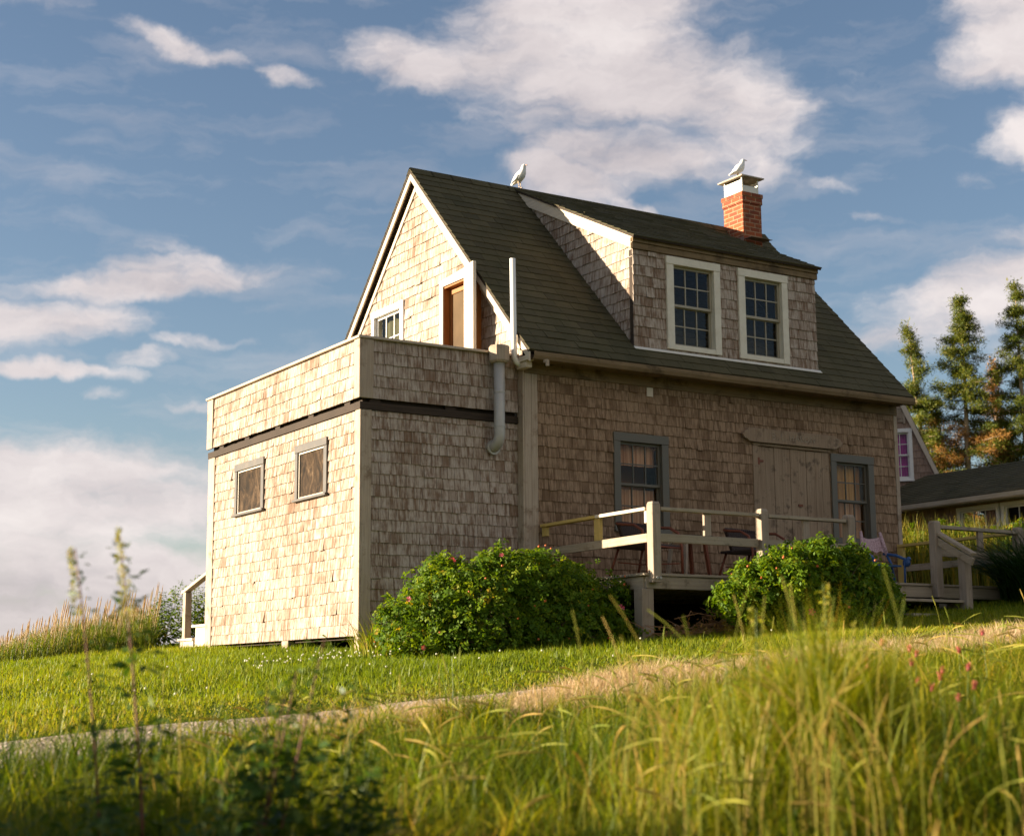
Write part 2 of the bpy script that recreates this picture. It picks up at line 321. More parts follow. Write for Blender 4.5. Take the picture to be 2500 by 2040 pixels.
for (cx, cy, rx, ry, ro, wt) in BLOBS:
    mp = nt.nodes.new('ShaderNodeMapping'); mp.vector_type = 'TEXTURE'; nt.links.new(cw, mp.inputs[0])
    mp.inputs['Location'].default_value = (cx, cy, 0); mp.inputs['Rotation'].default_value = (0, 0, ro); mp.inputs['Scale'].default_value = (rx*1.35, ry*1.35, 1)
    ln = nt.nodes.new('ShaderNodeVectorMath'); ln.operation = 'LENGTH'; nt.links.new(mp.outputs[0], ln.inputs[0])
    mr = nt.nodes.new('ShaderNodeMapRange'); mr.interpolation_type = 'SMOOTHSTEP'; nt.links.new(ln.outputs['Value'], mr.inputs[0])
    mr.inputs[1].default_value = 1.0; mr.inputs[2].default_value = .15; mr.inputs[3].default_value = 0; mr.inputs[4].default_value = wt
    acc = mr.outputs[0] if acc is None else math_(nt, 'MAXIMUM', acc, mr.outputs[0])
def sky_noise(scale, sy, detail, off=0.0, rough=.6):
    mp = nt.nodes.new('ShaderNodeMapping'); mp.inputs['Scale'].default_value = (scale, scale*sy, 1); mp.inputs['Location'].default_value = (off, off*.7, off); nt.links.new(cw, mp.inputs[0])
    n = N(nt, 'ShaderNodeTexNoise', Scale=1.0, Detail=detail, Roughness=rough, Distortion=.2); nt.links.new(mp.outputs[0], n.inputs['Vector']); return n.outputs['Fac']
n1 = sky_noise(16, 2.4, 9, 3.1, .62); n2 = sky_noise(7, 2.2, 7, 9.4); n3 = sky_noise(9, 4.5, 7, 21.0)
dens = math_(nt, 'ADD', math_(nt, 'MULTIPLY', acc, .92), math_(nt, 'MULTIPLY', math_(nt, 'ADD', math_(nt, 'SUBTRACT', n1, .5), math_(nt, 'MULTIPLY', math_(nt, 'SUBTRACT', n3, .5), .45)), 1.25))
mr = nt.nodes.new('ShaderNodeMapRange'); mr.interpolation_type = 'SMOOTHSTEP'; nt.links.new(dens, mr.inputs[0]); mr.inputs[1].default_value = .18; mr.inputs[2].default_value = .92; mr.inputs[4].default_value = .93
veil = ramp(nt, n3, [(.48, (0,0,0)), (.82, (.34,.34,.34))]).outputs[0]
mask = math_(nt, 'MAXIMUM', mr.outputs[0], veil)
cl = ramp(nt, math_(nt, 'ADD', math_(nt, 'MULTIPLY', n2, .8), math_(nt, 'MULTIPLY', n1, .35)), [(.38, (.43,.39,.405)), (.58, (.61,.55,.545)), (.75, (.74,.675,.655))]).outputs[0]
SKYK, CLK = .055*.55, .385
tint = mixc(nt, 1.0, sky.outputs[0], (SKYK*1.30, SKYK*1.33, SKYK*1.46), 'MULTIPLY')
clk = mixc(nt, 1.0, cl, (CLK,)*3, 'MULTIPLY')
nt.links.new(mixc(nt, mask, tint, clk), bg.inputs[0]); bg.inputs[1].default_value = 1.0

sc.view_settings.view_transform = 'Standard'; sc.view_settings.look = 'None'; sc.view_settings.exposure = 1.75; sc.view_settings.gamma = 1
sc.cycles.max_bounces = 6; sc.cycles.diffuse_bounces = 3; sc.cycles.glossy_bounces = 3; sc.cycles.transparent_max_bounces = 10; sc.cycles.transmission_bounces = 4
sc.cycles.caustics_reflective = False; sc.cycles.caustics_refractive = False

# ------------------------------------------------------------------ ground
def smin(a, lim, k=1.5):      # soft upper clamp
    return -np.logaddexp(-a/k, -lim/k)*k
def ground(x, y):
    x = np.asarray(x, float); y = np.asarray(y, float)
    xs = smin(x, 11.0, 1.2); xs = -smin(-xs, 14.0, 2.0)
    ys = np.where(y < 0, y, y*.6); ys = smin(ys, 3.4, .5); ys = -smin(-ys, 22.0, 2.0)
    z = -.17 + .09*xs + .05*ys
    z = z + .018*np.sin(x*1.3+y*.7)*np.cos(y*1.1-x*.4) + .012*np.sin(x*3.1-1.0)*np.sin(y*2.7+.5)
    far = np.maximum(0, np.hypot(x-3, y+2)-22)
    return z - 2.2*(1-np.exp(-far/25))
gx = np.unique(np.concatenate([np.linspace(-14, 16, 151), np.linspace(-60, 60, 61), np.array([-3000,-1200,-500,-250,-130,-90,90,130,250,500,1200,3000.])]))
gy = np.unique(np.concatenate([np.linspace(-18, 12, 151), np.linspace(-60, 60, 61), np.array([-3000,-1200,-500,-250,-130,-90,90,130,250,500,1200,3000.])]))
GX, GY = np.meshgrid(gx, gy); GV = np.stack([GX, GY, ground(GX, GY)], -1).reshape(-1, 3)
nx, ny = len(gx), len(gy); ii, jj = np.meshgrid(np.arange(nx-1), np.arange(ny-1)); b0 = (jj*nx+ii).ravel()
def soil():
    m, nt, b = new_mat('turf_soil'); o = coord(nt)
    n = noise(nt, o, 1.1, 6, .65); f = noise(nt, o, 30, 4, .7)
    c = ramp(nt, n, [(.35, (.035,.065,.008)), (.58, (.07,.105,.014)), (.72, (.17,.11,.05))]).outputs[0]
    nt.links.new(mixc(nt, math_(nt, 'MULTIPLY', f, .5), c, (.03,.03,.01)), b.inputs['Base Color']); b.inputs['Roughness'].default_value = 1; b.inputs['Specular IOR Level'].default_value = 0
    bump(nt, b, f, .6, .03); return m
def gravel():
    m, nt, b = new_mat('pale_gravel'); o = coord(nt)
    v = N(nt, 'ShaderNodeTexVoronoi', Scale=38.0); nt.links.new(o, v.inputs['Vector'])
    c = ramp(nt, v.outputs['Color'], [(.15, (.19,.135,.10)), (.55, (.42,.32,.25)), (.9, (.58,.48,.40))]).outputs[0]
    n = ramp(nt, noise(nt, o, 1.7, 6, .65), [(.42, (0,0,0)), (.66, (1,1,1))]).outputs[0]; g = ramp(nt, noise(nt, o, 3.3, 5, .7), [(.58, (0,0,0)), (.68, (1,1,1))]).outputs[0]
    c = mixc(nt, math_(nt, 'MULTIPLY', n, .6), c, (.21,.135,.08)); c = mixc(nt, math_(nt, 'MULTIPLY', g, .7), c, (.10,.10,.03))
    nt.links.new(c, b.inputs['Base Color']); b.inputs['Roughness'].default_value = .95
    bump(nt, b, math_(nt, 'ADD', v.outputs['Distance'], noise(nt, o, 6, 4, .6)), .9, .035); return m
tag(np_mesh('ground', GV, np.stack([b0, b0+1, b0+1+nx, b0+nx], -1), np.full(len(b0), .5), soil()), kind='structure')
PF = lambda x: -5.25+.10*np.sin(np.asarray(x)*.9)+.13*np.clip(-np.asarray(x)-1.8, 0, 3.5)          # far edge of the path
PN = lambda x: -6.95+.10*np.sin(np.asarray(x)*.7+1)
px = np.linspace(-40, 40, 321); pv = np.linspace(0, 1, 13)
PX, PV = np.meshgrid(px, pv); PY = PF(PX)*(1-PV)+PN(PX)*PV
PVt = np.stack([PX, PY, ground(PX, PY)+.012-.02*(np.abs(PV-.5)*2)**6], -1).reshape(-1, 3)
ii, jj = np.meshgrid(np.arange(320), np.arange(12)); b0 = (jj*321+ii).ravel()
tag(np_mesh('gravel_path', PVt, np.stack([b0, b0+1, b0+322, b0+321], -1), np.full(len(b0), .5), gravel()), kind='structure')

# ------------------------------------------------------------------ shingles
def clip_poly(poly, clip):
    """Sutherland-Hodgman, clip convex CCW"""
    out = poly
    n = len(clip)
    for i in range(n):
        a = clip[i]; b = clip[(i+1) % n]; inp = out; out = []
        if not inp: return []
        sd = lambda p: (b[0]-a[0])*(p[1]-a[1])-(b[1]-a[1])*(p[0]-a[0])
        for k in range(len(inp)):
            p, q = inp[k], inp[(k+1) % len(inp)]; sp, sq = sd(p), sd(q)
            if sp >= 0: out.append(p)
            if (sp > 0 > sq) or (sp < 0 < sq):
                t = sp/(sp-sq); out.append((p[0]+t*(q[0]-p[0]), p[1]+t*(q[1]-p[1])))
    return out
def minus(rects, h):
    out = []
    for (a, b, c, d) in rects:
        if h[1] <= a or h[0] >= b or h[3] <= c or h[2] >= d: out.append((a,b,c,d)); continue
        if h[0] > a: out.append((a, h[0], c, d))
        if h[1] < b: out.append((h[1], b, c, d))
        lo, hi = max(a, h[0]), min(b, h[1])
        if h[2] > c: out.append((lo, hi, c, h[2]))
        if h[3] < d: out.append((lo, hi, h[3], d))
    return out
def ccw(p):
    s = sum(p[i][0]*p[(i+1) % len(p)][1]-p[(i+1) % len(p)][0]*p[i][1] for i in range(len(p)))
    return list(p) if s > 0 else list(p)[::-1]
def shingles(mb, O, U, W, n, poly, holes=(), course=.134, wr=(.075,.17), thick=.013, jit=.004, gap=.004, v_start=None, tilt=.02, odd=.03):
    O, U, W, n = V3(*O), V3(*U), V3(*W), V3(*n); poly = ccw(poly)
    u0 = min(p[0] for p in poly); u1 = max(p[0] for p in poly); v0 = min(p[1] for p in poly) if v_start is None else v_start; v1 = max(p[1] for p in poly)
    k = 0; v = v0
    while v < v1:
        u = u0-random.random()*wr[1]
        cj = random.uniform(-.004, .004)
        while u < u1:
            wd = random.uniform(*wr); r = random.random()
            b0 = v+cj+random.uniform(-jit, jit); t = v+course*1.18; th = thick*random.uniform(.75, 1.3)
            if random.random() < odd: b0 += random.uniform(-.016, .012); th *= 1.6
            sk = random.uniform(-tilt, tilt)*wd
            for (a, b, c, d) in [q for q in (lambda L: L)(_sub([(u+gap/2, u+wd-gap/2, b0, t)], holes))]:
                q = [(a, c+(sk if c == b0 else 0)), (b, c-(sk if c == b0 else 0)), (b, d), (a, d)]
                q = clip_poly(q, poly)
                if len(q) < 3: continue
                m = len(q)
                hgt = lambda y: th*(1-(y-v)/(course*1.18))+.001
                fr = [O+U*x+W*y+n*max(.001, hgt(y)) for x, y in q]; bk = [O+U*x+W*y-n*.004 for x, y in q]
                mb.add(fr+bk, [tuple(range(m))]+[(i, i+m, (i+1) % m+m, (i+1) % m) for i in range(m)], r)
            u += wd
        v += course; k += 1
    return mb
def _sub(rects, holes):
    for h in holes: rects = minus(rects, h)
    return rects
def backing(mb, O, U, W, n, poly, holes=(), d0=-.004, d1=-.07):
    O, U, W, n = V3(*O), V3(*U), V3(*W), V3(*n); poly = ccw(poly)
    u0 = min(p[0] for p in poly); u1 = max(p[0] for p in poly); v0 = min(p[1] for p in poly); v1 = max(p[1] for p in poly)
    for (a,b,c,d) in _sub([(u0,u1,v0,v1)], holes):
        q = clip_poly([(a,c),(b,c),(b,d),(a,d)], poly)
        if len(q) >= 3: mb.prism([O+U*x+W*y+n*d0 for x, y in q], n*(d1-d0))
    return mb

# wall frames: X faces look to -X (u = -y direction kept as +y), Y faces look to -Y
XF = dict(U=(0,1,0), W=(0,0,1), n=(-1,0,0)); YF = dict(U=(1,0,0), W=(0,0,1), n=(0,-1,0))
def wall(name, O, fr, poly, holes, parent, mat, course=.134, bmat=None, **kw):
    mb = MB(); mb.mi = 0
    shingles(mb, O, fr['U'], fr['W'], fr['n'], poly, holes, course, **kw)
    mb.mi = 1; backing(mb, O, fr['U'], fr['W'], fr['n'], poly, holes)
    o = mb.build(name, [mat, bmat or M['dark_x']], parent); return o

def fbox(mb, O, fr, u0, u1, v0, v1, d0, d1, r=None):
    """box in wall frame, d outward"""
    O = V3(*O); U, W, n = V3(*fr['U']), V3(*fr['W']), V3(*fr['n'])
    P = lambda u, v, d: O+U*u+W*v+n*d
    return mb.add([P(u0,v0,d0),P(u1,v0,d0),P(u1,v1,d0),P(u0,v1,d0),P(u0,v0,d1),P(u1,v0,d1),P(u1,v1,d1),P(u0,v1,d1)],
           [(0,3,2,1),(4,5,6,7),(0,1,5,4),(1,2,6,5),(2,3,7,6),(3,0,4,7)], r)
def window(parent, O, fr, u0, u1, v0, v1, cas, mat, mat_sash, cols=3, rows=2, curtain=None, double=True, glass='glass', sill=True, label=None, bars=None, proud=.03, shift=0):
    """double-hung window: casing is the part's own mesh, sashes / panes / curtain its sub-parts"""
    m = MB(); cl, cr, ct, cbm = cas
    fbox(m, O, fr, u0, u0+cl, v0, v1-ct, -.02, proud); fbox(m, O, fr, u1-cr, u1, v0, v1-ct, -.02, proud)
    fbox(m, O, fr, u0-.004, u1+.004, v1-ct, v1, -.02, proud+.006)
    fbox(m, O, fr, u0+cl, u1-cr, v0, v0+cbm, -.02, proud-.004)
    if sill: fbox(m, O, fr, u0-.01, u1+.01, v0-.03, v0, -.02, proud+.025)
    # reveal
    a, b, c, d = u0+cl, u1-cr, v0+cbm, v1-ct
    fbox(m, O, fr, a-.012, a, c, d, -.11, -.021); fbox(m, O, fr, b, b+.012, c, d, -.11, -.021); fbox(m, O, fr, a, b, d, d+.012, -.11, -.021); fbox(m, O, fr, a, b, c-.012, c, -.11, -.021)
    wp = m.build('window', mat, parent, bevel=.003)
    if label: wp['label'] = label
    mid = (c+d)/2; st = .032
    parts = [(mid-.012, d, -.045)] + ([(c, mid+.012, -.075)] if double else [])
    if not double: parts = [(c, d, -.05)]
    for (q0, q1, dp) in parts:
        s = MB()
        fbox(s, O, fr, a+.001, a+st, q0, q1, dp, dp+.028); fbox(s, O, fr, b-st, b-.001, q0, q1, dp, dp+.028)
        fbox(s, O, fr, a+st, b-st, q1-st, q1-.001, dp, dp+.027); fbox(s, O, fr, a+st, b-st, q0+.001, q0+st, dp, dp+.027)
        for i in range(1, cols):
            x = a+st+(b-a-2*st)*i/cols; fbox(s, O, fr, x-.007, x+.007, q0+st, q1-st, dp+.004, dp+.022)
        for i in range(1, rows):
            z = q0+st+(q1-q0-2*st)*i/rows; fbox(s, O, fr, a+st, b-st, z-.007, z+.007, dp+.005, dp+.0215)
        s.build('sash', mat_sash, wp)
        g = MB(); fbox(g, O, fr, a+st-.004, b-st+.004, q0+st-.004, q1-st+.004, dp+.010, dp+.013); g.build('pane', M[glass], wp)
    if curtain:
        for (ca, cb, c0, c1, mm) in curtain:
            g = MB(); k = 24; pts = []
            Oo = V3(*O); U, W, n = V3(*fr['U']), V3(*fr['W']), V3(*fr['n'])
            vs = []
            for i in range(k+1):
                x = a+(b-a)*(ca+(cb-ca)*i/k); dd = -.13-.014*math.sin(i*1.35)-.006*math.sin(i*3.1)
                vs += [Oo+U*x+W*(c+(d-c)*c0)+n*dd, Oo+U*x+W*(c+(d-c)*c1)+n*dd]
            g.add(vs, [(2*i, 2*i+2, 2*i+3, 2*i+1) for i in range(k)]); g.build('curtain', M[mm], wp, True)
    return wp

# ------------------------------------------------------------------ THE COTTAGE
YW, XG, XE, YBK = -.105, 2.03, 8.015, 5.047
ZE, YE, MS = 3.2526, -.4174, 1.029
YR, ZR = 2.4709, 6.2247
RX0, RX1 = 1.915, 8.055
zr = lambda y: ZE+MS*(y-YE)
house = tag(empty('cottage', (0,0,0)), 'weathered cedar shingled cottage with dark steep roof, dormer and flat roofed annex', 'house')

# annex walls
HW = .69; W = 4.43
a_holes = [(2.60,3.50,1.60,2.24), (.80,1.66,1.60,2.25)]
aw = wall('annex_wall', (0,0,0), XF, [(.10,0),(4.23,0),(4.23,2.44),(.10,2.44)], a_holes, house, M['shingle'], .123, wr=(.06,.155))
aw2 = wall('annex_wall', (0,0,0), YF, [(.12,0),(2.03,0),(2.03,2.44),(.12,2.44)], [], house, M['shingle'], .125, wr=(.08,.16))
m = MB(); m.box(-.022,.0,-.022,.10,-.01,2.445); m.box(0,.12,-.022,.0,-.01,2.445); m.build('corner_board', M['trim_z'], aw, bevel=.004)
m = MB(); m.box(-.022,.0,4.23,4.44,-.03,2.445); m.build('corner_board', M['trim_z'], aw, bevel=.004)
m = MB(); m.box(.07,2.03,4.37,4.43,-.02,2.5); m.box(.075,2.02,.08,4.36,-.03,.0); m.box(.0,2.03,.0,4.43,2.50,2.53); m.build('annex_floor', M['dark_x'], house)
# annex windows with brown plastic sheeting
for (y0, y1, lb) in ((2.585,3.51,'window with brown plastic sheeting sagging and torn at its bottom'), (.80,1.665,'window with wrinkled brown plastic sheeting, nearer the corner')):
    m = MB(); O = (0,0,0)
    fbox(m, O, XF, y0, y0+.085, 1.60, 2.16, -.02, .03); fbox(m, O, XF, y1-.075, y1, 1.60, 2.16, -.02, .03); fbox(m, O, XF, y0-.003, y1+.003, 2.16, 2.25, -.02, .035)
    fbox(m, O, XF, y0-.02, y1+.02, 1.585, 1.615, -.02, .055)
    fr_ = m.build('annex_window', M['grey_trim'], house, bevel=.004); fr_['label'] = lb
    m = MB(); a, b = y0+.085, y1-.075
    for q in ((a,a+.02,1.615,2.16),(b-.02,b,1.615,2.16),(a+.02,b-.02,2.14,2.16),(a+.02,b-.02,1.615,1.635)): fbox(m, O, XF, *q, -.015, .012)
    m.build('batten', M['pale_z'], fr_)
    g = MB(); k = 22; vs = []; ks = 16
    for i in range(k+1):
        for j in range(ks+1):
            u = i/k; v = j/ks; edge = min(u,1-u,v,1-v)
            d = -.004-.05*math.sin(math.pi*u)*math.sin(math.pi*v)*.5+.004*math.sin(9*u+6*v+y0)*min(1,edge*6)+.0025*math.sin(21*u-13*v)*min(1,edge*6)
            vs.append((-d*1.0-.0, a+.015+(b-a-.03)*u, 1.63+.52*v))
    g.add(vs, [(i*(ks+1)+j, (i+1)*(ks+1)+j, (i+1)*(ks+1)+j+1, i*(ks+1)+j+1) for i in range(k) for j in range(ks)]); g.build('plastic_sheet', M['sheet'], fr_, True)
# ledger and gap, parapet
m = MB(); m.box(-.03,.005,-.03,4.45,2.445,2.525); m.box(.005,2.03,-.03,.003,2.445,2.525)
for yy in (.25,1.2,2.15,3.1,3.95): m.box(-.012,.02,yy,yy+.14,2.527,2.566)
for xx in (.1,1.05): m.box(xx,xx+.13,-.012,.02,2.527,2.566)
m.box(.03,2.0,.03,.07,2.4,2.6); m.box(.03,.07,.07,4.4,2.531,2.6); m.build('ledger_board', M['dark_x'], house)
PO = (-.022,0,0); PYo = (0,-.022,0)
pw = wall('parapet', PO, XF, [(.085,2.57),(4.27,2.57),(4.27,3.225),(.085,3.225)], [], house, M['shingle'], .131)
pw2 = wall('parapet', PYo, YF, [(.125,2.57),(2.0,2.57),(2.0,3.225),(.125,3.225)], [], house, M['shingle'], .131, wr=(.10,.19))
m = MB(); m.box(-.05,-.022,-.05,.085,2.567,3.225); m.box(-.022,.125,-.05,-.022,2.567,3.225); m.build('corner_board', M['trim_z'], pw, bevel=.004)
m = MB(); m.box(-.05,-.022,4.27,4.46,2.567,3.225); m.build('corner_board', M['trim_z'], pw, bevel=.004)
m = MB(); m.box(-.07,.09,-.07,4.48,3.227,3.257); m.box(.09,2.0,-.07,.09,3.227,3.257); m.box(.09,2.0,4.33,4.48,3.227,3.257); m.box(.07,2.0,4.36,4.44,2.57,3.225)
m.build('parapet_cap', M['trim_y'], house, bevel=.004)
# piers
for (x0,x1,y0,y1) in ((.0,.14,.0,.11),(.0,.12,1.84,2.02),(1.2,1.34,.02,.14),(0,.12,4.2,4.4)):
    m = MB(); m.box(x0,x1,y0,y1,-.5,-.004); m.build('pier', M['trim_z'], house, bevel=.004)

# main walls
wA, wB = (3.29,4.105,1.28,2.44), (6.78,7.545,1.28,2.43)
f_holes = [(wA[0]+.01,wA[1]-.01,wA[2],wA[3]-.01), (wB[0]+.01,wB[1]-.01,wB[2],wB[3]-.01), (5.50,6.77,.4,2.46)]
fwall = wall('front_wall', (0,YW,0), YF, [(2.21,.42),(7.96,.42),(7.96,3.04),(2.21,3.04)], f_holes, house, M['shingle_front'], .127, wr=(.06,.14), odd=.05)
for (u, v, wd, mt) in ((3.80,2.915,.09,'pale_z'),):
    m = MB(); fbox(m, (0,YW,0), YF, u, u+wd, v, v+.11, .010, .024); m.build('new_shingle', M[mt], fwall)
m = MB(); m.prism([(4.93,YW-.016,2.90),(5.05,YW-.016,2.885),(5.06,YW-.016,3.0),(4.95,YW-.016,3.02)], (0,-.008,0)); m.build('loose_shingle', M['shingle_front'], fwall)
m = MB(); m.box(2.008,2.03,YW-.022,.0,.3,3.19); m.box(2.03,2.125,YW-.024,YW,.3,3.03); m.box(2.128,2.215,YW-.018,YW,.3,3.03); m.build('corner_board', M['trim_z'], fwall, bevel=.004)
m = MB(); m.box(7.962,8.03,YW-.022,YW,.3,3.03); m.build('corner_board', M['trim_z'], fwall, bevel=.004)
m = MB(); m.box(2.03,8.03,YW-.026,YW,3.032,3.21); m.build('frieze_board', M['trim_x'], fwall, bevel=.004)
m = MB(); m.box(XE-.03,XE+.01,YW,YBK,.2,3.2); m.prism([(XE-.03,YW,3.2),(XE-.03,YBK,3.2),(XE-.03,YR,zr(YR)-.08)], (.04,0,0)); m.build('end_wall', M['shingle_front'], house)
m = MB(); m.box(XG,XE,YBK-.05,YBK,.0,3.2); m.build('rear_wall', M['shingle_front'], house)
# gable wall
gp = [(-.10,2.54),(5.04,2.54),(5.04,zr(-.10)-.11),(YR,ZR-.13),(-.10,zr(-.10)-.11)]
g_holes = [(2.82,3.70,3.42,4.50), (.86,1.42,2.5,4.36)]
gw = wall('gable_wall', (XG,0,0), XF, gp, g_holes, house, M['shingle'], .132, wr=(.09,.19), odd=.07)
window(gw if False else house, (XG,0,0), XF, 2.80,3.72,3.40,4.52, (.095,.075,.09,.06), M['bright'], M['bright'], 3, 3, [(0,1,0,1,'green_reflection')], False, 'glass', True, 'white framed window in the lit gable')  # cloth added behind the panes, its green paints their reflection
# doorway box
m = MB(); XD = 1.79
m.prism([(XD,1.45,2.55),(XD,1.36,2.55),(XD,1.36,4.345),(XD,.84,4.345),(XD,.84,2.55),(XD,.61,2.55),(XD,.61,4.50),(XD,1.45,4.43)][0:3]+[(XD,1.45,4.345)], (.02,0,0))
m.prism([(XD,1.45,4.347),(XD,.84,4.347),(XD,.84,4.475),(XD,1.45,4.43)], (.02,0,0))
m.prism([(XD-.002,.838,2.55),(XD-.002,.70,2.55),(XD-.002,.70,4.495),(XD-.002,.838,4.475)], (.02,0,0))
m.prism([(XD-.006,.698,2.55),(XD-.006,.61,2.55),(XD-.006,.61,4.51),(XD-.006,.698,4.50)], (.045,0,0))
dw = m.build('doorway', M['pale_z'], house, bevel=.003)
m = MB(); m.box(XD+.02,XG+.02,1.362,1.385,2.55,4.345); m.box(XD+.02,XG+.02,.815,.838,2.55,4.345); m.box(XD+.021,XG+.02,.838,1.362,4.322,4.345)
m.box(XD+.10,XD+.14,1.31,1.361,2.55,4.32); m.box(XD+.10,XD+.14,.839,.89,2.55,4.32); m.box(XD+.10,XD+.14,.89,1.31,4.25,4.32); m.build('door_frame', M['orange_z'], dw, bevel=.003)
m = MB(); m.box(XD+.115,XD+.13,.89,1.31,2.55,4.25); m.build('door_panel', cloth('tan_door_panel', (.06,.034,.012), (.115,.068,.026), (3,3,2)), dw)
m = MB(); m.box(XD+.021,XG-.005,1.43,1.448,2.55,4.41); m.prism([(XD+.021,1.448,4.412),(XD+.021,.80,4.46),(XD+.021,.80,4.48),(XD+.021,1.448,4.432)], (XG-XD-.03,0,0)); m.build('door_hood', M['trim_z'], dw)

# roof
ny_, nz_ = -MS/math.hypot(1,MS), 1/math.hypot(1,MS)        # front slope normal
sl_ = math.hypot(1, MS); SW = (0, 1/sl_, MS/sl_); L_ = (YR-YE)*sl_
m = MB()
for sgn in (1, -1):
    yo = lambda y: y if sgn == 1 else 2*YR-y
    nn = (0, ny_*sgn, nz_); ww = (0, sgn/sl_, MS/sl_); O = (0, yo(YE), ZE-.012)
    m.mi = 0; shingles(m, O, (1,0,0), ww, nn, [(RX0,0),(RX1,0),(RX1,L_),(RX0,L_)], [], .150, wr=(.20,.30), thick=.011, jit=.003, gap=.005, tilt=.006, odd=.01)
    m.mi = 1; backing(m, O, (1,0,0), ww, nn, [(RX0+.004,0.004),(RX1-.004,.004),(RX1-.004,L_-.02),(RX0+.004,L_-.02)], [], -.002, -.035)
m.mi = 0
x = RX0
while x < RX1-.05:
    x1 = min(x+.30, RX1); 
    for sgn in (1,-1):
        nn = V3(0, ny_*sgn, nz_); ww = V3(0, sgn/sl_, MS/sl_); A = V3(0, YR, ZR+.004)
        m.add([A+V3(x,0,0)-ww*.13+nn*.006, A+V3(x1+.03,0,0)-ww*.13+nn*.006, A+V3(x1+.03,0,0)+nn*.014, A+V3(x,0,0)+nn*.014, A+V3(x,0,0)-ww*.13-nn*.01, A+V3(x1+.03,0,0)-ww*.13-nn*.01], [(0,1,2,3),(4,5,1,0)])
    x = x1
roof = m.build('roof', [M['asphalt'], M['dark_x']], house)
# rake boards at gable and far end
def rake(x0, x1, mat, off0, off1, name, far=True, near=True, par=roof, y_lo=None):
    m = MB()
    for sgn in (1,-1):
        if (sgn == 1 and not near) or (sgn == -1 and not far): continue
        yo = lambda y: y if sgn == 1 else 2*YR-y
        lo = YE+.02 if y_lo is None else y_lo
        m.prism([(x0, yo(lo), zr(lo)-off0), (x0, yo(YR), ZR-off0), (x0, yo(YR), ZR-off1), (x0, yo(lo), zr(lo)-off1)], (x1-x0,0,0))
    return m.build(name, mat, par, bevel=.003)
rake(RX0+.012, RX0+.034, M['pale_y'], .052, .165, 'rake_board')
rake(RX0+.034, XG+.0, M['dark_x'], .10, .13, 'soffit')
rake(XG-.03, XG-.008, M['pale_y'], .22, .30, 'rake_frieze', True, True, roof, -.08)
rake(RX1-.034, RX1-.010, M['trim_y'], .052, .19, 'rake_board')
rake(XE+.0, RX1-.034, M['trim_y'], .15, .18, 'soffit')
# eave: soffit, gutter, returns
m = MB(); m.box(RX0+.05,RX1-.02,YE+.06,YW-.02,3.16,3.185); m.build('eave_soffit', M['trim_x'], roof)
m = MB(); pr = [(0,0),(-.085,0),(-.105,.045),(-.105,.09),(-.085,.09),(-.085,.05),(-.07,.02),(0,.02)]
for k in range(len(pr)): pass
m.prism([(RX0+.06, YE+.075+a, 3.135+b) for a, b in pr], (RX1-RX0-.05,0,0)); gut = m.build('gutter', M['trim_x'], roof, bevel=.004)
m = MB(); m.box(1.925,2.02,-.36,-.08,3.13,3.19); m.box(1.945,2.03,-.30,-.10,3.06,3.13); m.build('eave_return', M['pale_y'], roof, bevel=.004)
m = MB(); m.box(2.09,2.12,-.52,-.49,3.05,3.12); m.box(2.095,2.115,-.50,-.44,3.10,3.13); m.build('gutter_bracket', M['trim_z'], gut)

# dormer
DX0, DX1, DY, DZ0 = 3.60, 6.55, -.176, 3.505
dzr = lambda y: 4.875+.491*(y+.28)
dw1, dw2 = (4.08,4.93,3.525,4.70), (5.23,6.06,3.525,4.70)
dh = [(a+.01,b-.01,c,d-.01) for a,b,c,d in (dw1,dw2)]
dorm = wall('dormer', (0,DY,0), YF, [(DX0-.017,DZ0),(DX1+.016,DZ0),(DX1+.016,4.72),(DX0-.017,4.72)], dh, house, M['shingle'], .128, wr=(.10,.19))
def cheek(xx, sgn, nm):
    m = MB(); fr = dict(U=(0,1,0), W=(0,0,1), n=(-sgn,0,0))
    m.mi = 0; shingles(m, (xx,0,0), fr['U'], fr['W'], fr['n'], [(DY+.003,3.48),(DY+.003,dzr(DY)-.05),(2.40,dzr(2.4)-.05)], [], .128, wr=(.09,.17))
    m.mi = 1; backing(m, (xx,0,0), fr['U'], fr['W'], fr['n'], [(DY+.07,3.70),(DY+.07,dzr(DY)-.05),(2.40,dzr(2.4)-.05)], [])
    return m.build(nm, [M['shingle'], M['dark_x']], dorm)
cheek(DX0, 1, 'cheek'); cheek(DX1, -1, 'cheek')
m = MB(); m.prism([(DX0-.018, DY-.03, dzr(DY)-.035),(DX0-.018,2.42,dzr(2.42)-.035),(DX0-.018,2.26,dzr(2.26)-.2),(DX0-.018,DY-.03,dzr(DY)-.205)], (-.026,0,0)); m.build('cheek_fascia', M['pale_y'], dorm, bevel=.003)
m = MB(); m.prism([(DX1+.018, DY-.03, dzr(DY)-.035),(DX1+.018,2.42,dzr(2.42)-.035),(DX1+.018,2.26,dzr(2.26)-.2),(DX1+.018,DY-.03,dzr(DY)-.205)], (.026,0,0)); m.build('cheek_fascia', M['pale_y'], dorm, bevel=.003)
m = MB(); m.box(DX0-.044,DX1+.044,DY-.035,DY-.0,4.722,4.80); m.box(DX0-.044,DX1+.044,DY-.055,DY-.0,4.80,dzr(DY-.06)-.037); m.build('dormer_fascia', M['trim_x'], dorm, bevel=.003)
dsl = math.hypot(1,.491); dW = (0,1/dsl,.491/dsl); dn = (0,-.491/dsl,1/dsl); dL = (YR+.28)*dsl
m = MB(); m.mi = 0; shingles(m, (0,-.28,dzr(-.28)-.010), (1,0,0), dW, dn, [(3.53,0),(6.615,0),(6.615,dL),(3.53,dL)], [], .150, wr=(.20,.30), thick=.011, jit=.004, gap=.006, tilt=.006, odd=.03)
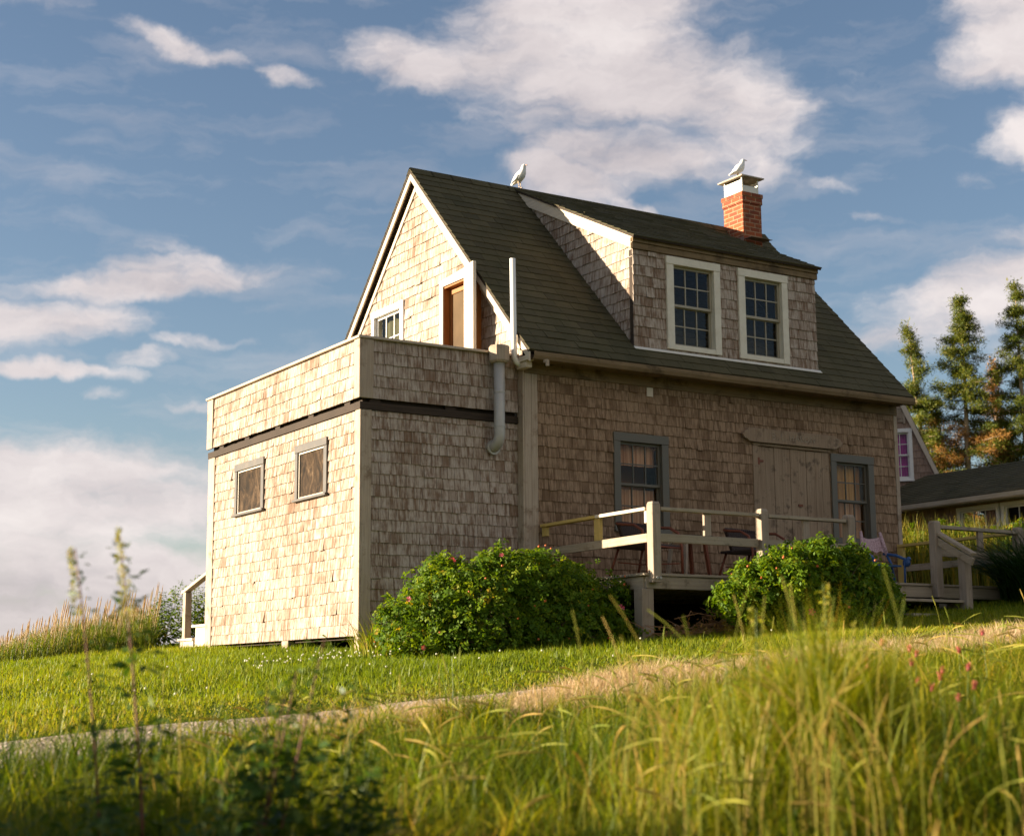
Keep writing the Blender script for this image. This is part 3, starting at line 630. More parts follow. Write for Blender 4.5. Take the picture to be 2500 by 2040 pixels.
m.mi = 1; backing(m, (0,-.28,dzr(-.28)-.010), (1,0,0), dW, dn, [(3.535,.004),(6.61,.004),(6.61,dL-.02),(3.535,dL-.02)], [], -.002, -.03)
m.build('dormer_roof', [M['asphalt'], M['dark_x']], dorm)
m = MB()
fy = DY-.02
m.prism([(DX0-.03,fy-.03,zr(fy-.03)+.012),(DX1+.05,fy-.03,zr(fy-.03)+.012),(DX1+.05,fy+.01,zr(fy)+.018),(DX0-.03,fy+.01,zr(fy)+.018)], (0,-.003,.006)); m.build('flashing', M['mesh'], dorm)
for (a, b, c, d), lb in ((dw1,'cream framed sash window, left of the dormer pair'), (dw2,'cream framed sash window, right of the dormer pair')):
    window(house, (0,DY,0), YF, a, b, c, d, (.11,.10,.10,.06), M['white'], M['sash'], 3, 2, None, True, 'glass', False, lb, proud=.038)
for q, gld in ((wA, [(0,1,.0,.46,'curtain'),(0,1,.74,1.0,'curtain')]), (wB, [(0,1,0,.5,'curtain'),(0,1,.5,1,'curtain_gold')])):
    window(house, (0,YW,0), YF, *q, (.095,.10,.105,.03), M['slate'], M['slate'], 3, 2, gld, True, 'glass_dim', True, 'slate green framed sash window '+('with parted pinkish curtains' if q is wA else 'with golden curtains beside the barn door'))
m = MB(); m.box(3.3,4.1,.35,.38,1.2,2.5); m.build('room_wall', plain('amber_lit_room_wall', (.30,.13,.035), .8), house)  # the room's amber light is put into this wall colour
# barn door
m = MB(); O = (0,YW,0); x = 5.545
while x < 6.765:
    wd = min(random.uniform(.12,.17), 6.768-x); fbox(m, O, YF, x+.002, x+wd-.002, .60, 2.435+random.uniform(-.004,.004), -.03, .004+random.uniform(-.003,.003)); x += wd
bd = m.build('barn_door', M['plank'], house, bevel=.002)
m = MB(); fbox(m, O, YF, 5.455,5.54,.55,2.44,-.02,.022); fbox(m, O, YF, 5.46,6.77,2.44,2.475,-.02,.03); m.build('door_trim', M['plank'], bd, bevel=.003)
m = MB(); fbox(m, O, YF, 5.50,5.63,2.235,2.262,.006,.016); fbox(m, O, YF, 5.53,5.56,2.2,2.29,.016,.024); m.build('hinge', M['rust'], bd)
m = MB(); fbox(m, O, YF, 6.20,6.27,1.70,1.73,.006,.02); m.build('latch', M['rust'], bd)

# flue and vent
m = MB(); yq = -.155
m.tube([(1.675,yq,3.16),(1.675,yq,2.27),(1.672,yq+.01,2.215),(1.667,yq+.04,2.17),(1.662,yq+.09,2.145),(1.66,-.03,2.14)], [.063,.063,.065,.065,.065,.065], 16)
flue = m.build('flue_pipe', M['metal'], house, True)
for z in (2.36,2.75,3.08):
    m = MB(); m.tube([(1.675,yq,z),(1.675,yq,z+.018)], .067, 16); m.build('pipe_collar', M['metal'], flue)
m = MB(); m.tube([(1.66,-.06,2.14),(1.66,-.035,2.14)], .085, 16); m.build('wall_flange', M['metal'], flue)
m = MB(); m.tube([(1.675,yq,3.10),(1.675,yq,3.125),(1.675,yq,3.126),(1.675,yq,3.285),(1.675,yq,3.30)], [.10,.122,.118,.122,.112], 8); m.build('flue_cap', M['trim_z'], flue)
m = MB(); m.tube([(1.865,-.155,4.36),(1.878,-.155,3.24),(1.885,-.155,3.18),(1.91,-.155,3.135),(1.95,-.150,3.118),(2.06,-.145,3.118)], .0345, 14); m.build('vent_pipe', M['pvc'], house, True)

# chimney
CX0,CX1,CY0,CY1 = 7.265,7.625,2.01,2.45
m = MB(); m.box(CX0,CX1,CY0,CY1,5.6,6.50); m.box(CX0-.014,CX1+.014,CY0-.014,CY1+.014,6.50,6.60); m.box(CX0-.026,CX1+.022,CY0-.024,CY1+.024,6.60,6.665)
ch = m.build('chimney', M['brick'], house, bevel=.004)
m = MB()
for (x,y) in ((7.285,2.035),(7.585,2.035),(7.285,2.425),(7.585,2.425)): m.box(x-.009,x+.009,y-.009,y+.009,6.667,6.895)
m.box(7.280,7.284,2.044,2.416,6.667,6.86); m.box(7.294,7.576,2.030,2.034,6.667,6.775); m.box(7.585,7.589,2.044,2.416,6.667,6.86); m.box(7.294,7.576,2.424,2.428,6.667,6.86)
m.build('chimney_screen', M['mesh'], ch)
m = MB(); m.box(7.225,7.665,1.965,2.525,6.897,6.918); m.build('chimney_cap', M['trim_y'], ch, bevel=.003)
m = MB(); m.prism([(CX0-.012,CY0-.01,zr(CY0)+.18),(CX1+.012,CY0-.01,zr(CY0)+.18),(CX1+.02,CY0-.20,dzr(CY0-.20)+.016),(CX0-.02,CY0-.20,dzr(CY0-.20)+.016)], (0,-.004,.006))
m.prism([(CX0-.012,CY0-.02,zr(CY0)-.0),(CX0-.012,CY0+.16,zr(CY0+.16)),(CX0-.012,CY0+.16,zr(CY0)+.22),(CX0-.012,CY0-.02,zr(CY0)+.22)], (-.004,0,0)); m.build('flashing', plain('rust_stained_lead', (.30,.20,.15), .7, .1, .6), ch)

# roof deck hose over the parapet
m = MB(); pts = []
for i in range(70):
    a = i*.36; rr_ = .20+.012*math.sin(i*.7)
    pts.append((.55+.25*math.cos(a)*.6, .33+.27*math.cos(a), 3.12+.215*math.sin(a)+.012*math.sin(i*.31)))
m.tube(pts, .012, 6); tag(m.build('garden_hose', M['black'], None, True), 'black hose loop showing above the parapet of the annex roof', 'hose')

# ------------------------------------------------------------------ sign board
def text_mesh(name, txt, size, mat, parent, loc, rot, ext=.003, sp=1.0):
    cu = bpy.data.curves.new(name, 'FONT'); cu.body = txt; cu.size = size; cu.extrude = ext; cu.align_x = 'CENTER'; cu.align_y = 'CENTER'; cu.space_character = sp
    o = bpy.data.objects.new(name, cu); COL.objects.link(o); o.location = loc; o.rotation_euler = rot
    bpy.context.view_layer.update(); dg = bpy.context.evaluated_depsgraph_get(); me = bpy.data.meshes.new_from_object(o.evaluated_get(dg))
    mwx = o.matrix_world.copy(); bpy.data.objects.remove(o); me.transform(mwx); me.materials.clear(); me.materials.append(mat)
    a = me.attributes.new('rnd', 'FLOAT', 'FACE'); a.data.foreach_set('value', [.5]*len(me.polygons))
    return link(bpy.data.objects.new(name, me), parent)
m = MB(); zc = 2.565; prof = []
for k in range(-2, 3): prof.append((5.33-.075*math.cos(k*.55)-.012*(k % 2), zc+.036*k))
left = [(5.42,zc-.088),(5.36,zc-.082),(5.325,zc-.055),(5.29,zc-.048),(5.27,zc-.02),(5.25,zc),(5.27,zc+.02),(5.29,zc+.048),(5.325,zc+.055),(5.36,zc+.082),(5.42,zc+.088)]
right = [(12.21-x, z) for x, z in left][::-1]
poly = left+right
m.prism([(x, YW-.045, z) for x, z in poly], (0,-.028,0))
sg = m.build('sign_board', M['plank'], None, bevel=.004); tag(sg, 'carved weathered name board with scalloped ends above the barn door', 'sign')
text_mesh('lettering', 'B. L. HALON', .118, wood_mat('worn_letter_wood', (.22,.17,.12), (.36,.29,.21), 'x'), sg, (6.10, YW-.0745, zc), (R(90),0,0), .003, 1.15)
m = MB(); m.box(5.44,6.77,YW-.045,YW-.02,2.478,2.50); m.build('batten', M['dark_x'], sg)

# ------------------------------------------------------------------ DECK
deck = tag(empty('deck', (2.2,-2.15,0)), 'weathered wooden deck with railing and front steps along the cottage wall', 'deck')
dk = lambda o: o
def dpart(m, name, mat, bevel=.004, par=None):
    o = m.build(name, mat, None, bevel=bevel); p = par or deck
    o.parent = p; o.matrix_parent_inverse = Matrix.Translation((-2.2, 2.15, 0)) if p is deck else Matrix.Identity(4); return o
m = MB(); y = -2.17
while y < -.14:
    m.box(2.17, 7.98, y, min(y+.136,-.13), .572, .60); y += .142
platform = dpart(m, 'floor_boards', M['deck_x'])
m = MB(); m.box(2.215,7.95,-2.15,-2.11,.44,.57); dpart(m, 'fascia', M['deck_x'])
m = MB(); m.box(2.20,2.24,-2.105,-.14,.44,.57); dpart(m, 'fascia', M['deck_y'])
m = MB()
for x in np.arange(2.6,7.9,.42): m.box(x,x+.04,-2.10,-.14,.44,.565)
dpart(m, 'joists', M['deck_y'])
for (x, y) in ((2.225,-2.08),(4.4,-2.06),(5.2,-2.06),(7.7,-2.06)):
    m = MB(); m.box(x-.075,x+.075,y-.07,y+.07,float(ground(x,y))-.3,.438); dpart(m, 'support_post', M['deck_z'])
def gpost(x, y, z0, z1=1.335, s=.052):
    m = MB(); a = s; q = [(x-a,y-a),(x+a,y-a),(x+a,y+a),(x-a,y+a)]
    m.prism([(*p, z0) for p in q], (0,0,z1-.03-z0))
    t = .8; m.add([(*p, z1-.03) for p in q]+[(x+(p[0]-x)*t, y+(p[1]-y)*t, z1) for p in q], [(0,1,5,4),(1,2,6,5),(2,3,7,6),(3,0,4,7),(4,5,6,7)])
    o = dpart(m, 'railing_post', M['deck_z']); return o
po = gpost(2.285,-2.195,.50); m = MB()
for x in (2.262,2.308): m.tube([(x,-2.262,.545),(x,-2.272,.545)], .014, 8)
b_ = m.build('bolt', M['metal']); b_.parent = po; b_.matrix_parent_inverse = Matrix.Identity(4)
gpost(3.755,-2.195,.50); gpost(5.035,-2.195,.50); gpost(6.41,-2.195,.44); gpost(7.94,-2.12,.3)
def rail(a, b, w_, h_, mat, name='rail'):
    m = MB(); m.bar(a, b, w_, h_); return dpart(m, name, mat, .003)
rail((2.352,-2.19,1.265),(3.688,-2.19,1.265),.09,.036,M['deck_x']); rail((3.822,-2.19,1.262),(4.968,-2.19,1.262),.09,.036,M['deck_x'])
rail((2.352,-2.19,.965),(3.688,-2.19,.962),.04,.088,M['deck_x']); rail((3.822,-2.19,.962),(4.968,-2.19,.962),.04,.088,M['deck_x'])
rail((6.477,-2.19,1.268),(7.873,-2.13,1.268),.09,.04,M['deck_x']); rail((6.477,-2.19,.965),(7.873,-2.13,.965),.04,.085,M['deck_x'])
r_ = rail((2.265,-.14,1.262),(2.265,-1.225,1.265),.09,.034,M['yellow_y']); r_['label'] = 'yellow rail end beside the cottage corner'  # yellow piece next to the wall, paler piece beyond it
rail((2.265,-1.226,1.265),(2.265,-2.128,1.266),.09,.034,M['pale_y']); rail((2.265,-.18,.955),(2.265,-2.128,.965),.04,.09,M['deck_y'])
rail((7.93,-.15,1.258),(7.93,-2.05,1.268),.09,.036,M['yellow_y']); rail((7.93,-.15,.955),(7.93,-2.05,.965),.04,.085,M['deck_y'])
def bal(x0,x1,y0,y1,z0,z1,mat): m = MB(); m.box(x0,x1,y0,y1,z0,z1); dpart(m, 'baluster', mat, .003)
bal(2.955,3.045,-2.20,-2.165,1.01,1.246,M['deck_z']); bal(4.35,4.44,-2.20,-2.165,1.007,1.243,M['deck_z']); bal(7.16,7.25,-2.185,-2.15,1.01,1.247,M['deck_z'])
bal(2.245,2.285,-1.285,-1.175,1.005,1.247,M['yellow_z']); bal(2.245,2.285,-.235,-.14,1.14,1.244,M['yellow_z']); bal(2.245,2.285,-2.127,-2.085,1.12,1.247,M['pale_z'])
bal(7.905,7.955,-.235,-.13,.61,1.238,M['yellow_z'])
# stairs
st = empty('front_stairs'); st.name = 'stairs'; st.parent = deck; st.matrix_parent_inverse = Matrix.Translation((-2.2,2.15,0))
def spart(m, name, mat): 
    o = m.build(name, mat, None, bevel=.004); o.parent = st; o.matrix_parent_inverse = Matrix.Identity(4); return o
for (y, z) in ((-2.42,.395),(-2.70,.215)):
    m = MB(); m.box(5.32,6.52,y-.14,y+.13,z-.032,z); spart(m, 'tread', M['deck_x'])
for x in (5.36,6.46):
    m = MB(); m.prism([(x,-2.155,.44),(x,-2.155,.26),(x,-2.62,.0),(x,-2.93,.0),(x,-2.93,.10)], (.04,0,0)); spart(m, 'stringer', M['deck_y'])
m = MB(); m.bar((6.44,-2.18,1.215),(6.44,-2.74,.905),.09,.036); m.bar((6.42,-2.22,1.10),(6.42,-2.74,.815),.036,.085); spart(m, 'handrail', M['deck_y'])
m = MB(); m.box(6.44,6.545,-2.60,-2.49,.0,.93); spart(m, 'newel_post', M['deck_z'])

# ------------------------------------------------------------------ furniture
def deck_chair(name, loc, rz, label, group):
    t = tag(empty(name, loc, rz), label, 'chair', group)
    # local: faces -Y, seat z .36
    m = MB(); K = 24
    arc = []
    for i in range(K+1):
        a = math.pi*(i/K); arc.append((-.30*math.cos(a), .03+.24*math.sin(a)**.8, .60+.045*math.sin(a)))
    full = [(-.29,-.30,.0),(-.30,-.29,.36),(-.305,-.24,.52),(-.305,-.12,.585)]+arc+[(.305,-.12,.585),(.305,-.24,.52),(.30,-.29,.36),(.29,-.30,0)]
    m.tube(full, .016, 8); m.build('frame', M['rust'], t, True)
    for s in (-1,1):
        m = MB(); m.tube([(s*.20,.20,.36),(s*.24,.33,.0)], .014, 8); m.build('leg', M['rust'], t, True)
    m = MB(); m.tube([(-.29,-.28,.35),(.29,-.28,.35)], .012, 8); m.tube([(-.27,-.28,.18),(0,.0,.17),(.27,-.28,.18)], .008, 6); m.tube([(-.2,.22,.20),(0,.02,.17),(.2,.22,.20)], .008, 6); m.build('brace', M['rust'], t, True)
    m = MB(); K = 26                                                # woven back: vertical slats of cord
    for i in range(K):
        a = math.pi*(.10+.80*i/(K-1)); p = (-.285*math.cos(a), .03+.235*math.sin(a)**.8, .60+.045*math.sin(a)); q = (-.22*math.cos(a), .0+.20*math.sin(a)**.8, .37)
        m.tube([p, q], .0165, 5); m.ball(p, .023, n=6, m=4)
    m.build('backrest', M['weave'], t)
    m = MB(); vs = []; K = 10
    for i in range(K+1):
        for j in range(K+1): u, v = -1+2*i/K, -1+2*j/K; vs.append((u*.27, v*.24-.03, .365-.03*(1-u*u)*(1-v*v)))
    m.add(vs, [(i*(K+1)+j, (i+1)*(K+1)+j, (i+1)*(K+1)+j+1, i*(K+1)+j+1) for i in range(K) for j in range(K)]); n_ = len(m.v)
    m.tube([(-.27,-.27,.365),(.27,-.27,.365),(.27,.21,.365),(-.27,.21,.365),(-.27,-.27,.365)], .017, 6); m.build('seat', M['weave'], t); return t
deck_chair('deck_chair', (2.92,-1.18,.602), R(12), 'rust framed chair with dark woven back behind the corner railing post', 'woven chairs on the deck')
deck_chair('deck_chair', (4.46,-1.18,.602), R(8), 'rust framed chair with dark woven back half hidden by the leafy rose bush', 'woven chairs on the deck')
t = tag(empty('side_table', (3.80,-.85,.602)), 'small slatted wooden side table between the two woven chairs', 'table')
m = MB(); 
for i in range(4): m.box(-.2,.2,-.2+.1*i,-.105+.1*i,.53,.55)
m.build('tabletop', M['dark_x'], t)
for sx_ in (-1,1):
    for sy in (-1,1):
        m = MB(); m.bar((sx_*.13,sy*.13,.53),(sx_*.19,sy*.17,0),.045,.03,(1,0,0)); m.build('leg', M['deck_z'] if sx_ < 0 else M['rust'], t)
t = tag(empty('folding_chair', (6.70,-.95,.602), R(0)), 'blue folding chair with a pink knitted back cover by the slate window', 'chair')
for s in (-1,1):
    m = MB(); m.tube([(s*.20,.02,.44),(s*.225,-.02,.34),(s*.245,-.08,.0)], .017, 8); m.build('leg', M['blue'], t, True)
    m = MB(); m.tube([(s*.20,.02,.44),(s*.185,.05,.56),(s*.165,.09,.73)], [.024,.026,.018], 8); m.build('sleeve', M['knit'], t, True)
    m = MB(); m.tube([(s*.18,.06,.46),(s*.24,-.10,.43),(s*.29,-.22,.37)], .018, 8); m.tube([(s*.27,-.22,.33),(s*.31,-.22,.33)], .05, 10); m.ball((s*.32,-.23,.38), .03); m.tube([(s*.28,-.2,.4),(s*.27,-.2,0)], .014, 8); m.build('armrest', M['blue'], t, True)
m = MB(); vs = []; K = 12
for i in range(K+1):
    u = -1+2*i/K; sag = .035*(1-u*u)
    for (z, y) in ((.68-sag,.08),(.58-sag*.6,.055),(.48-.015*math.cos(i*1.6),.03)): vs.append((u*(.175 if z > .6 else .19), y+.035*(1-u*u), z))
m.add(vs, [(i*3+j, (i+1)*3+j, (i+1)*3+j+1, i*3+j+1) for i in range(K) for j in range(2)]); m.build('knitted_cover', M['knit'], t, True)
m = MB(); m.box(-.2,.2,-.22,.05,.28,.30); m.build('seat', M['blue'], t)

# ------------------------------------------------------------------ left steps
ls = tag(empty('garden_steps', (.05,4.5,0)), 'wooden steps with a sloping handrail behind the annex', 'steps')
def lpart(m, nm, mat): o = m.build(nm, mat, None, bevel=.004); o.parent = ls; o.matrix_parent_inverse = Matrix.Translation((-.05,-4.5,0)); return o
m = MB(); m.box(.03,1.1,5.02,5.62,.085,.118); m.box(.06,.10,5.06,5.58,-.15,.084); m.box(.06,1.1,5.545,5.58,-.15,.084); lpart(m, 'tread', M['pale_y'])
m = MB(); m.box(.03,1.1,4.44,5.06,.255,.288); m.box(.06,.10,4.46,5.0,.0,.254); m.box(.06,1.1,4.97,5.0,.12,.254); lpart(m, 'tread', M['pale_y'])
m = MB(); m.box(.04,.13,5.33,5.43,.118,.74); lpart(m, 'newel_post', M['trim_z'])
m = MB(); m.bar((.085,5.50,.735),(.085,4.44,.985),.10,.04); lpart(m, 'handrail', M['trim_y'])

# ------------------------------------------------------------------ gulls
def gull(name, loc, rz, label, turn, lean):
    t = tag(empty(name, loc, rz), label, 'gull', 'gulls on the cottage roof')
    # local: faces +X
    P = [(-.175,.055,.008,.006),(-.13,.075,.022,.014),(-.07,.105,.042,.036),(-.01,.135,.056,.052),(.04,.165,.054,.056),(.07,.195,.042,.046),(.082,.225,.030,.034),(.088,.248,.028,.030),(.098,.266,.026,.026),(.112,.276,.017,.017),(.122,.276,.006,.006)]
    P = [(x*.78 if x < .07 else x-.0154, z*1.13-.006, a_, b_) for x, z, a_, b_ in P]
    m = MB(); n = 12; vs = []
    for k, (x, z, ry, rz_) in enumerate(P):
        a = P[max(k-1,0)]; b = P[min(k+1,len(P)-1)]; dx, dz = b[0]-a[0], b[1]-a[1]; l = math.hypot(dx,dz); nx_, nz2 = -dz/l, dx/l
        for j in range(n):
            an = 2*math.pi*j/n; vs.append((x+nx_*rz_*1.18*math.sin(an), ry*1.25*math.cos(an)+(turn*max(0,(z-.22))*.6), z+nz2*rz_*1.18*math.sin(an)))
    m.add(vs, [(k*n+j, k*n+(j+1) % n, (k+1)*n+(j+1) % n, (k+1)*n+j) for k in range(len(P)-1) for j in range(n)]+[tuple(range(n-1,-1,-1)), tuple((len(P)-1)*n+j for j in range(n))])
    m.build('body', M['gull'], t, True)
    for s in (-1,1):
        m = MB(); m.add([(.045,s*.060,.208),(-.015,s*.072,.182),(-.08,s*.048,.125),(-.155,s*.012,.060),(-.09,s*.05,.09),(-.02,s*.070,.105),(.04,s*.064,.145)], [(0,1,6),(1,5,6),(1,2,5),(2,4,5),(2,3,4)])
        so_ = m.build('wing', plain('gull_grey', (.80,.79,.77), .8, 0, .1), t, True); md = so_.modifiers.new('s','SOLIDIFY'); md.thickness = .008
        m = MB(); m.tube([(-.005,s*.022,.09),(.0,s*.022,.045),(.002,s*.022,.004)], [.010,.005,.005], 6); m.tube([(.002,s*.022,.004),(.035,s*.028,.003)], .005, 6); m.build('leg', M['leg'], t, True)
        m = MB(); m.ball((.090,s*.024+turn*.03,.297), .005, n=6, m=4); m.build('eye', M['black'], t)
    m = MB(); m.tube([(.100,turn*.033,.303),(.128,turn*.035,.300),(.145,turn*.036,.291)], [.009,.007,.002], 6); m.build('beak', M['beak'], t, True)
    return t
gull('seagull', (3.64,2.47,6.245), R(-70), 'white seagull standing on the dark roof ridge above the dormer', 0, 0)
gull('seagull', (7.36,2.2,6.918), R(-25), 'white seagull standing on the flat chimney cap', 0, 0)

# ------------------------------------------------------------------ vegetation helpers
FH = fw[:2]/np.linalg.norm(fw[:2]); RH = V3(FH[1], -FH[0])
def view_tu(x, y):
    dx, dy = x-CAM[0], y-CAM[1]; return dx*FH[0]+dy*FH[1], dx*RH[0]+dy*RH[1]
def sines(x, y, k=1.0, seed=0):
    r = np.random.default_rng(seed); s = 0
    for i in range(6):
        a = r.uniform(0, 6.28); f = k*r.uniform(.6, 2.2); s = s+np.sin((x*np.cos(a)+y*np.sin(a))*f+r.uniform(0, 6.28))/(1+.25*i)
    return s/3.2
def blades(P, H, Wd, lean, az, segs=3, tw=None):
    n = len(P); s = np.linspace(0, 1, segs+1)
    d = np.stack([np.cos(az), np.sin(az)], -1)
    tw = az+rng.uniform(.6, 2.5, n) if tw is None else tw
    wd = np.stack([np.cos(tw), np.sin(tw)], -1)
    V = np.zeros((n, segs+1, 2, 3))
    for i, t in enumerate(s):
        c = P.copy(); out = lean*H*(t**2); c[:, 0] += d[:, 0]*out; c[:, 1] += d[:, 1]*out
        c[:, 2] += H*(t-.38*np.minimum(lean, 1.6)*t**2.4)
        hw = Wd*.5*(1-.96*t**1.6)
        V[:, i, 0] = c; V[:, i, 1] = c; V[:, i, 0, :2] += wd*hw[:, None]; V[:, i, 1, :2] -= wd*hw[:, None]
    base = (np.arange(n)*(segs+1)*2)[:, None]; k = np.arange(segs)*2
    Q = np.stack([base+k, base+k+1, base+k+3, base+k+2], -1).reshape(-1, 4)
    return V.reshape(-1, 3), Q
def tubes(C, Rr, sides=4):
    """C (n,k,3) curves, Rr (n,k) radii"""
    n, k, _ = C.shape; T = np.gradient(C, axis=1); T /= np.linalg.norm(T, axis=2, keepdims=True)+1e-9
    ref = np.zeros_like(T); ref[..., 0] = 1.0; ref[..., 1] = .13
    A = np.cross(T, ref); A /= np.linalg.norm(A, axis=2, keepdims=True)+1e-9; B = np.cross(T, A)
    an = np.arange(sides)*2*math.pi/sides
    V = C[:, :, None, :]+Rr[:, :, None, None]*(A[:, :, None, :]*np.cos(an)[None, None, :, None]+B[:, :, None, :]*np.sin(an)[None, None, :, None])
    base = (np.arange(n)*k*sides)[:, None, None]; i = np.arange(k-1)[None, :, None]; j = np.arange(sides)[None, None, :]; j2 = (j+1) % sides
    Q = np.stack([base+i*sides+j, base+i*sides+j2, base+(i+1)*sides+j2, base+(i+1)*sides+j], -1).reshape(-1, 4)
    return V.reshape(-1, 3), Q
def cat(parts):
    Vs, Qs, Rs, n = [], [], [], 0
    for V, Q, r in parts: Vs.append(V); Qs.append(Q+n); Rs.append(r); n += len(V)
    return np.concatenate(Vs), np.concatenate(Qs), np.concatenate(Rs)
def scatter(n, x0, x1, y0, y1, margin=1.2, k=.37):
    x = rng.uniform(x0, x1, n); y = rng.uniform(y0, y1, n); t, u = view_tu(x, y)
    ok = (np.abs(u) < k*t+margin) & (t > 1.2); return x[ok], y[ok], t[ok], u[ok]

# ------------------------------------------------------------------ lawn
x, y, t, u = scatter(690000, -15, 16, -6.9, 9, .8, .345)
keep = ((y > PF(x)+rng.normal(0, .09, len(x))-.02) | ((rng.uniform(0, 1, len(x)) < .10) & (sines(x, y, 2.6, 90) > .25))) & ~((x > .1) & (x < 8.0) & (y > .12)) & ~((x > 2.35) & (x < 8.0) & (y > -2.0)) & (t < 27)
keep &= rng.uniform(0, 1, len(x)) < np.clip(1.25-.035*(t-10), .35, 1)
bare = sines(x, y, 1.5, 5); keep &= ~((bare > .62) & (rng.uniform(0, 1, len(x)) < .8) & (y < -2.2))
x, y = x[keep], y[keep]; n = len(x); P = np.stack([x, y, ground(x, y)-.01], -1)
pat = sines(x, y, 2.2, 11); edge = np.clip((y+5.3)/2.2, 0, 1)
H = rng.uniform(.035, .085, n)*(1+.45*pat)*(.42+.63*edge)*np.where(rng.uniform(0, 1, n) < .05, 1.8, 1)
V, Q = blades(P, np.clip(H, .02, .17), rng.uniform(.006, .013, n), rng.uniform(.1, .9, n), rng.uniform(0, 6.28, n), 2)
rnd = np.clip(rng.normal(.42, .17, n)+.26*sines(x, y, .9, 3)+.30*(1-edge), 0, 1)
tag(np_mesh('lawn_grass', V, Q, np.repeat(rnd, 2), M['grass']), 'short sunlit lawn grass between the gravel path and the cottage', 'grass', kind='stuff')

# white clover in the lawn
cx = np.concatenate([rng.normal(-1.05, .38, 60), rng.uniform(-4, 3, 26)]); cy = np.concatenate([rng.normal(-1.3, .5, 60), rng.uniform(-4.4, -1.2, 26)])
ok = (cx < -.1) | (cy < -.3); cx, cy = cx[ok], cy[ok]; m = MB()
for a, b in zip(cx, cy): m.ball((a, b, float(ground(a, b))+random.uniform(.07, .12)), .010, .010, .009, 6, 4)
tag(m.build('clover_patch', M['whiteclover'], None, True), 'patch of tiny white clover heads in the lawn before the annex corner', 'clover', kind='stuff')

# ------------------------------------------------------------------ dry verge beside the path
def verge(n, y0, y1, hs, seed, cond):
    x, y, t, u = scatter(n, -10, 9, y0, y1, .8, .35); ok = cond(x, y, t, u); x, y = x[ok], y[ok]
    P = np.stack([x, y, ground(x, y)-.01], -1); k = len(x)
    return blades(P, rng.uniform(*hs, k)*(1+.3*sines(x, y, 3, seed)), rng.uniform(.004, .009, k), rng.uniform(.2, 1.1, k), rng.uniform(0, 6.28, k), 3)+(np.repeat(rng.uniform(0, .92, k)**1.0, 3),)
pv_ = verge(190000, -7.75, -5.5, (.10, .20), 8, lambda x, y, t, u: (x > -3.2+rng.normal(0, .35, len(x))-.9*(y < PN(x)+.2)) & (y < PF(x)-.55-.30*np.clip(-x-1.2,0,2)+rng.normal(0, .10, len(x))) & (y > PN(x)-.15) & (sines(x, y, .8, 77) > -.85))
tag(np_mesh('dry_grass', *cat([pv_]), M['dry']), 'dry fluffy straw coloured grass along the near edge of the gravel path', 'dry grass', kind='stuff')

# ------------------------------------------------------------------ foreground meadow
cxx, cyy, ct, cu = scatter(24000, -13, 8, -15.5, -6.6, .9, .36)
ok = (ct > 2.2) & (cyy < PN(cxx)-.05+rng.normal(0, .12, len(cxx))); cxx, cyy, ct, cu = cxx[ok], cyy[ok], ct[ok], cu[ok]
nb_ = rng.integers(12, 28, len(cxx)); idx = np.repeat(np.arange(len(cxx)), nb_); n = len(idx)
x = cxx[idx]+rng.normal(0, .030, n); y = cyy[idx]+rng.normal(0, .030, n); t, u = view_tu(x, y); ur = u/t
pat = sines(x, y, 1.7, 21); ctone = np.clip(rng.normal(.42, .26, len(cxx))+.16*sines(cxx, cyy, 1.1, 44), 0, 1); chgt = rng.uniform(.65, 1.25, len(cxx))
H = rng.uniform(.15, .38, n)*(1+.40*pat)*chgt[idx]*(1+.22*np.clip((ur-.0)/.15, 0, 1))*np.where((y > -9.4) & (ur < .0), np.clip(1.08+.02*(-7.2-y)/2.2, .6, 1.1), 1)*np.where(y > -9.4, 1-.30*np.clip((ur+.03)/.05, 0, 1)*np.clip((y+9.4)/.9, 0, 1), 1)
cap_ = (-.55-.082*t)-ground(x, y)                                       # the nearest tufts stay under the eye line
H = np.where(t < 5.0, np.minimum(H, np.maximum(.10, cap_+.14*rng.uniform(-1, 1, n))), H)
P = np.stack([x, y, ground(x, y)-.02], -1)
wide = np.where(rng.uniform(0, 1, len(cxx)) < .20, 2.6, 1.0)[idx]         # some broader leaved tufts
b1 = blades(P, H, rng.uniform(.0028, .0060, n)*wide, rng.uniform(.15, 1.3, n), rng.uniform(0, 6.28, n), 4)
dr = np.clip(ctone[idx]+rng.normal(0, .13, n)-.12*(ur < -.12), 0, 1)
# the high tuft of stems standing before the second bush
k = 4200; a_ = rng.uniform(0, 6.28, k); r_ = np.abs(rng.normal(0, .30, k)); tx, ty = -3.42+r_*np.cos(a_)*1.25, -10.66+r_*np.sin(a_)*.9
TP = np.stack([tx, ty, ground(tx, ty)], -1); TH = rng.uniform(.38, .84, k)*np.clip(1.12-r_*.75, .4, 1)*(1+.12*np.sin(tx*9))
b2 = blades(TP, TH, rng.uniform(.004, .009, k), rng.uniform(.05, .85, k), rng.uniform(0, 6.28, k), 4)
tag(np_mesh('meadow_grass', *cat([b1+(np.repeat(dr, 4),), b2+(np.repeat(np.clip(rng.normal(.55, .2, k), 0, 1), 4),)]), M['tall']), 'tall blurred green and yellow meadow grass filling the foreground', 'tall grass', kind='stuff')
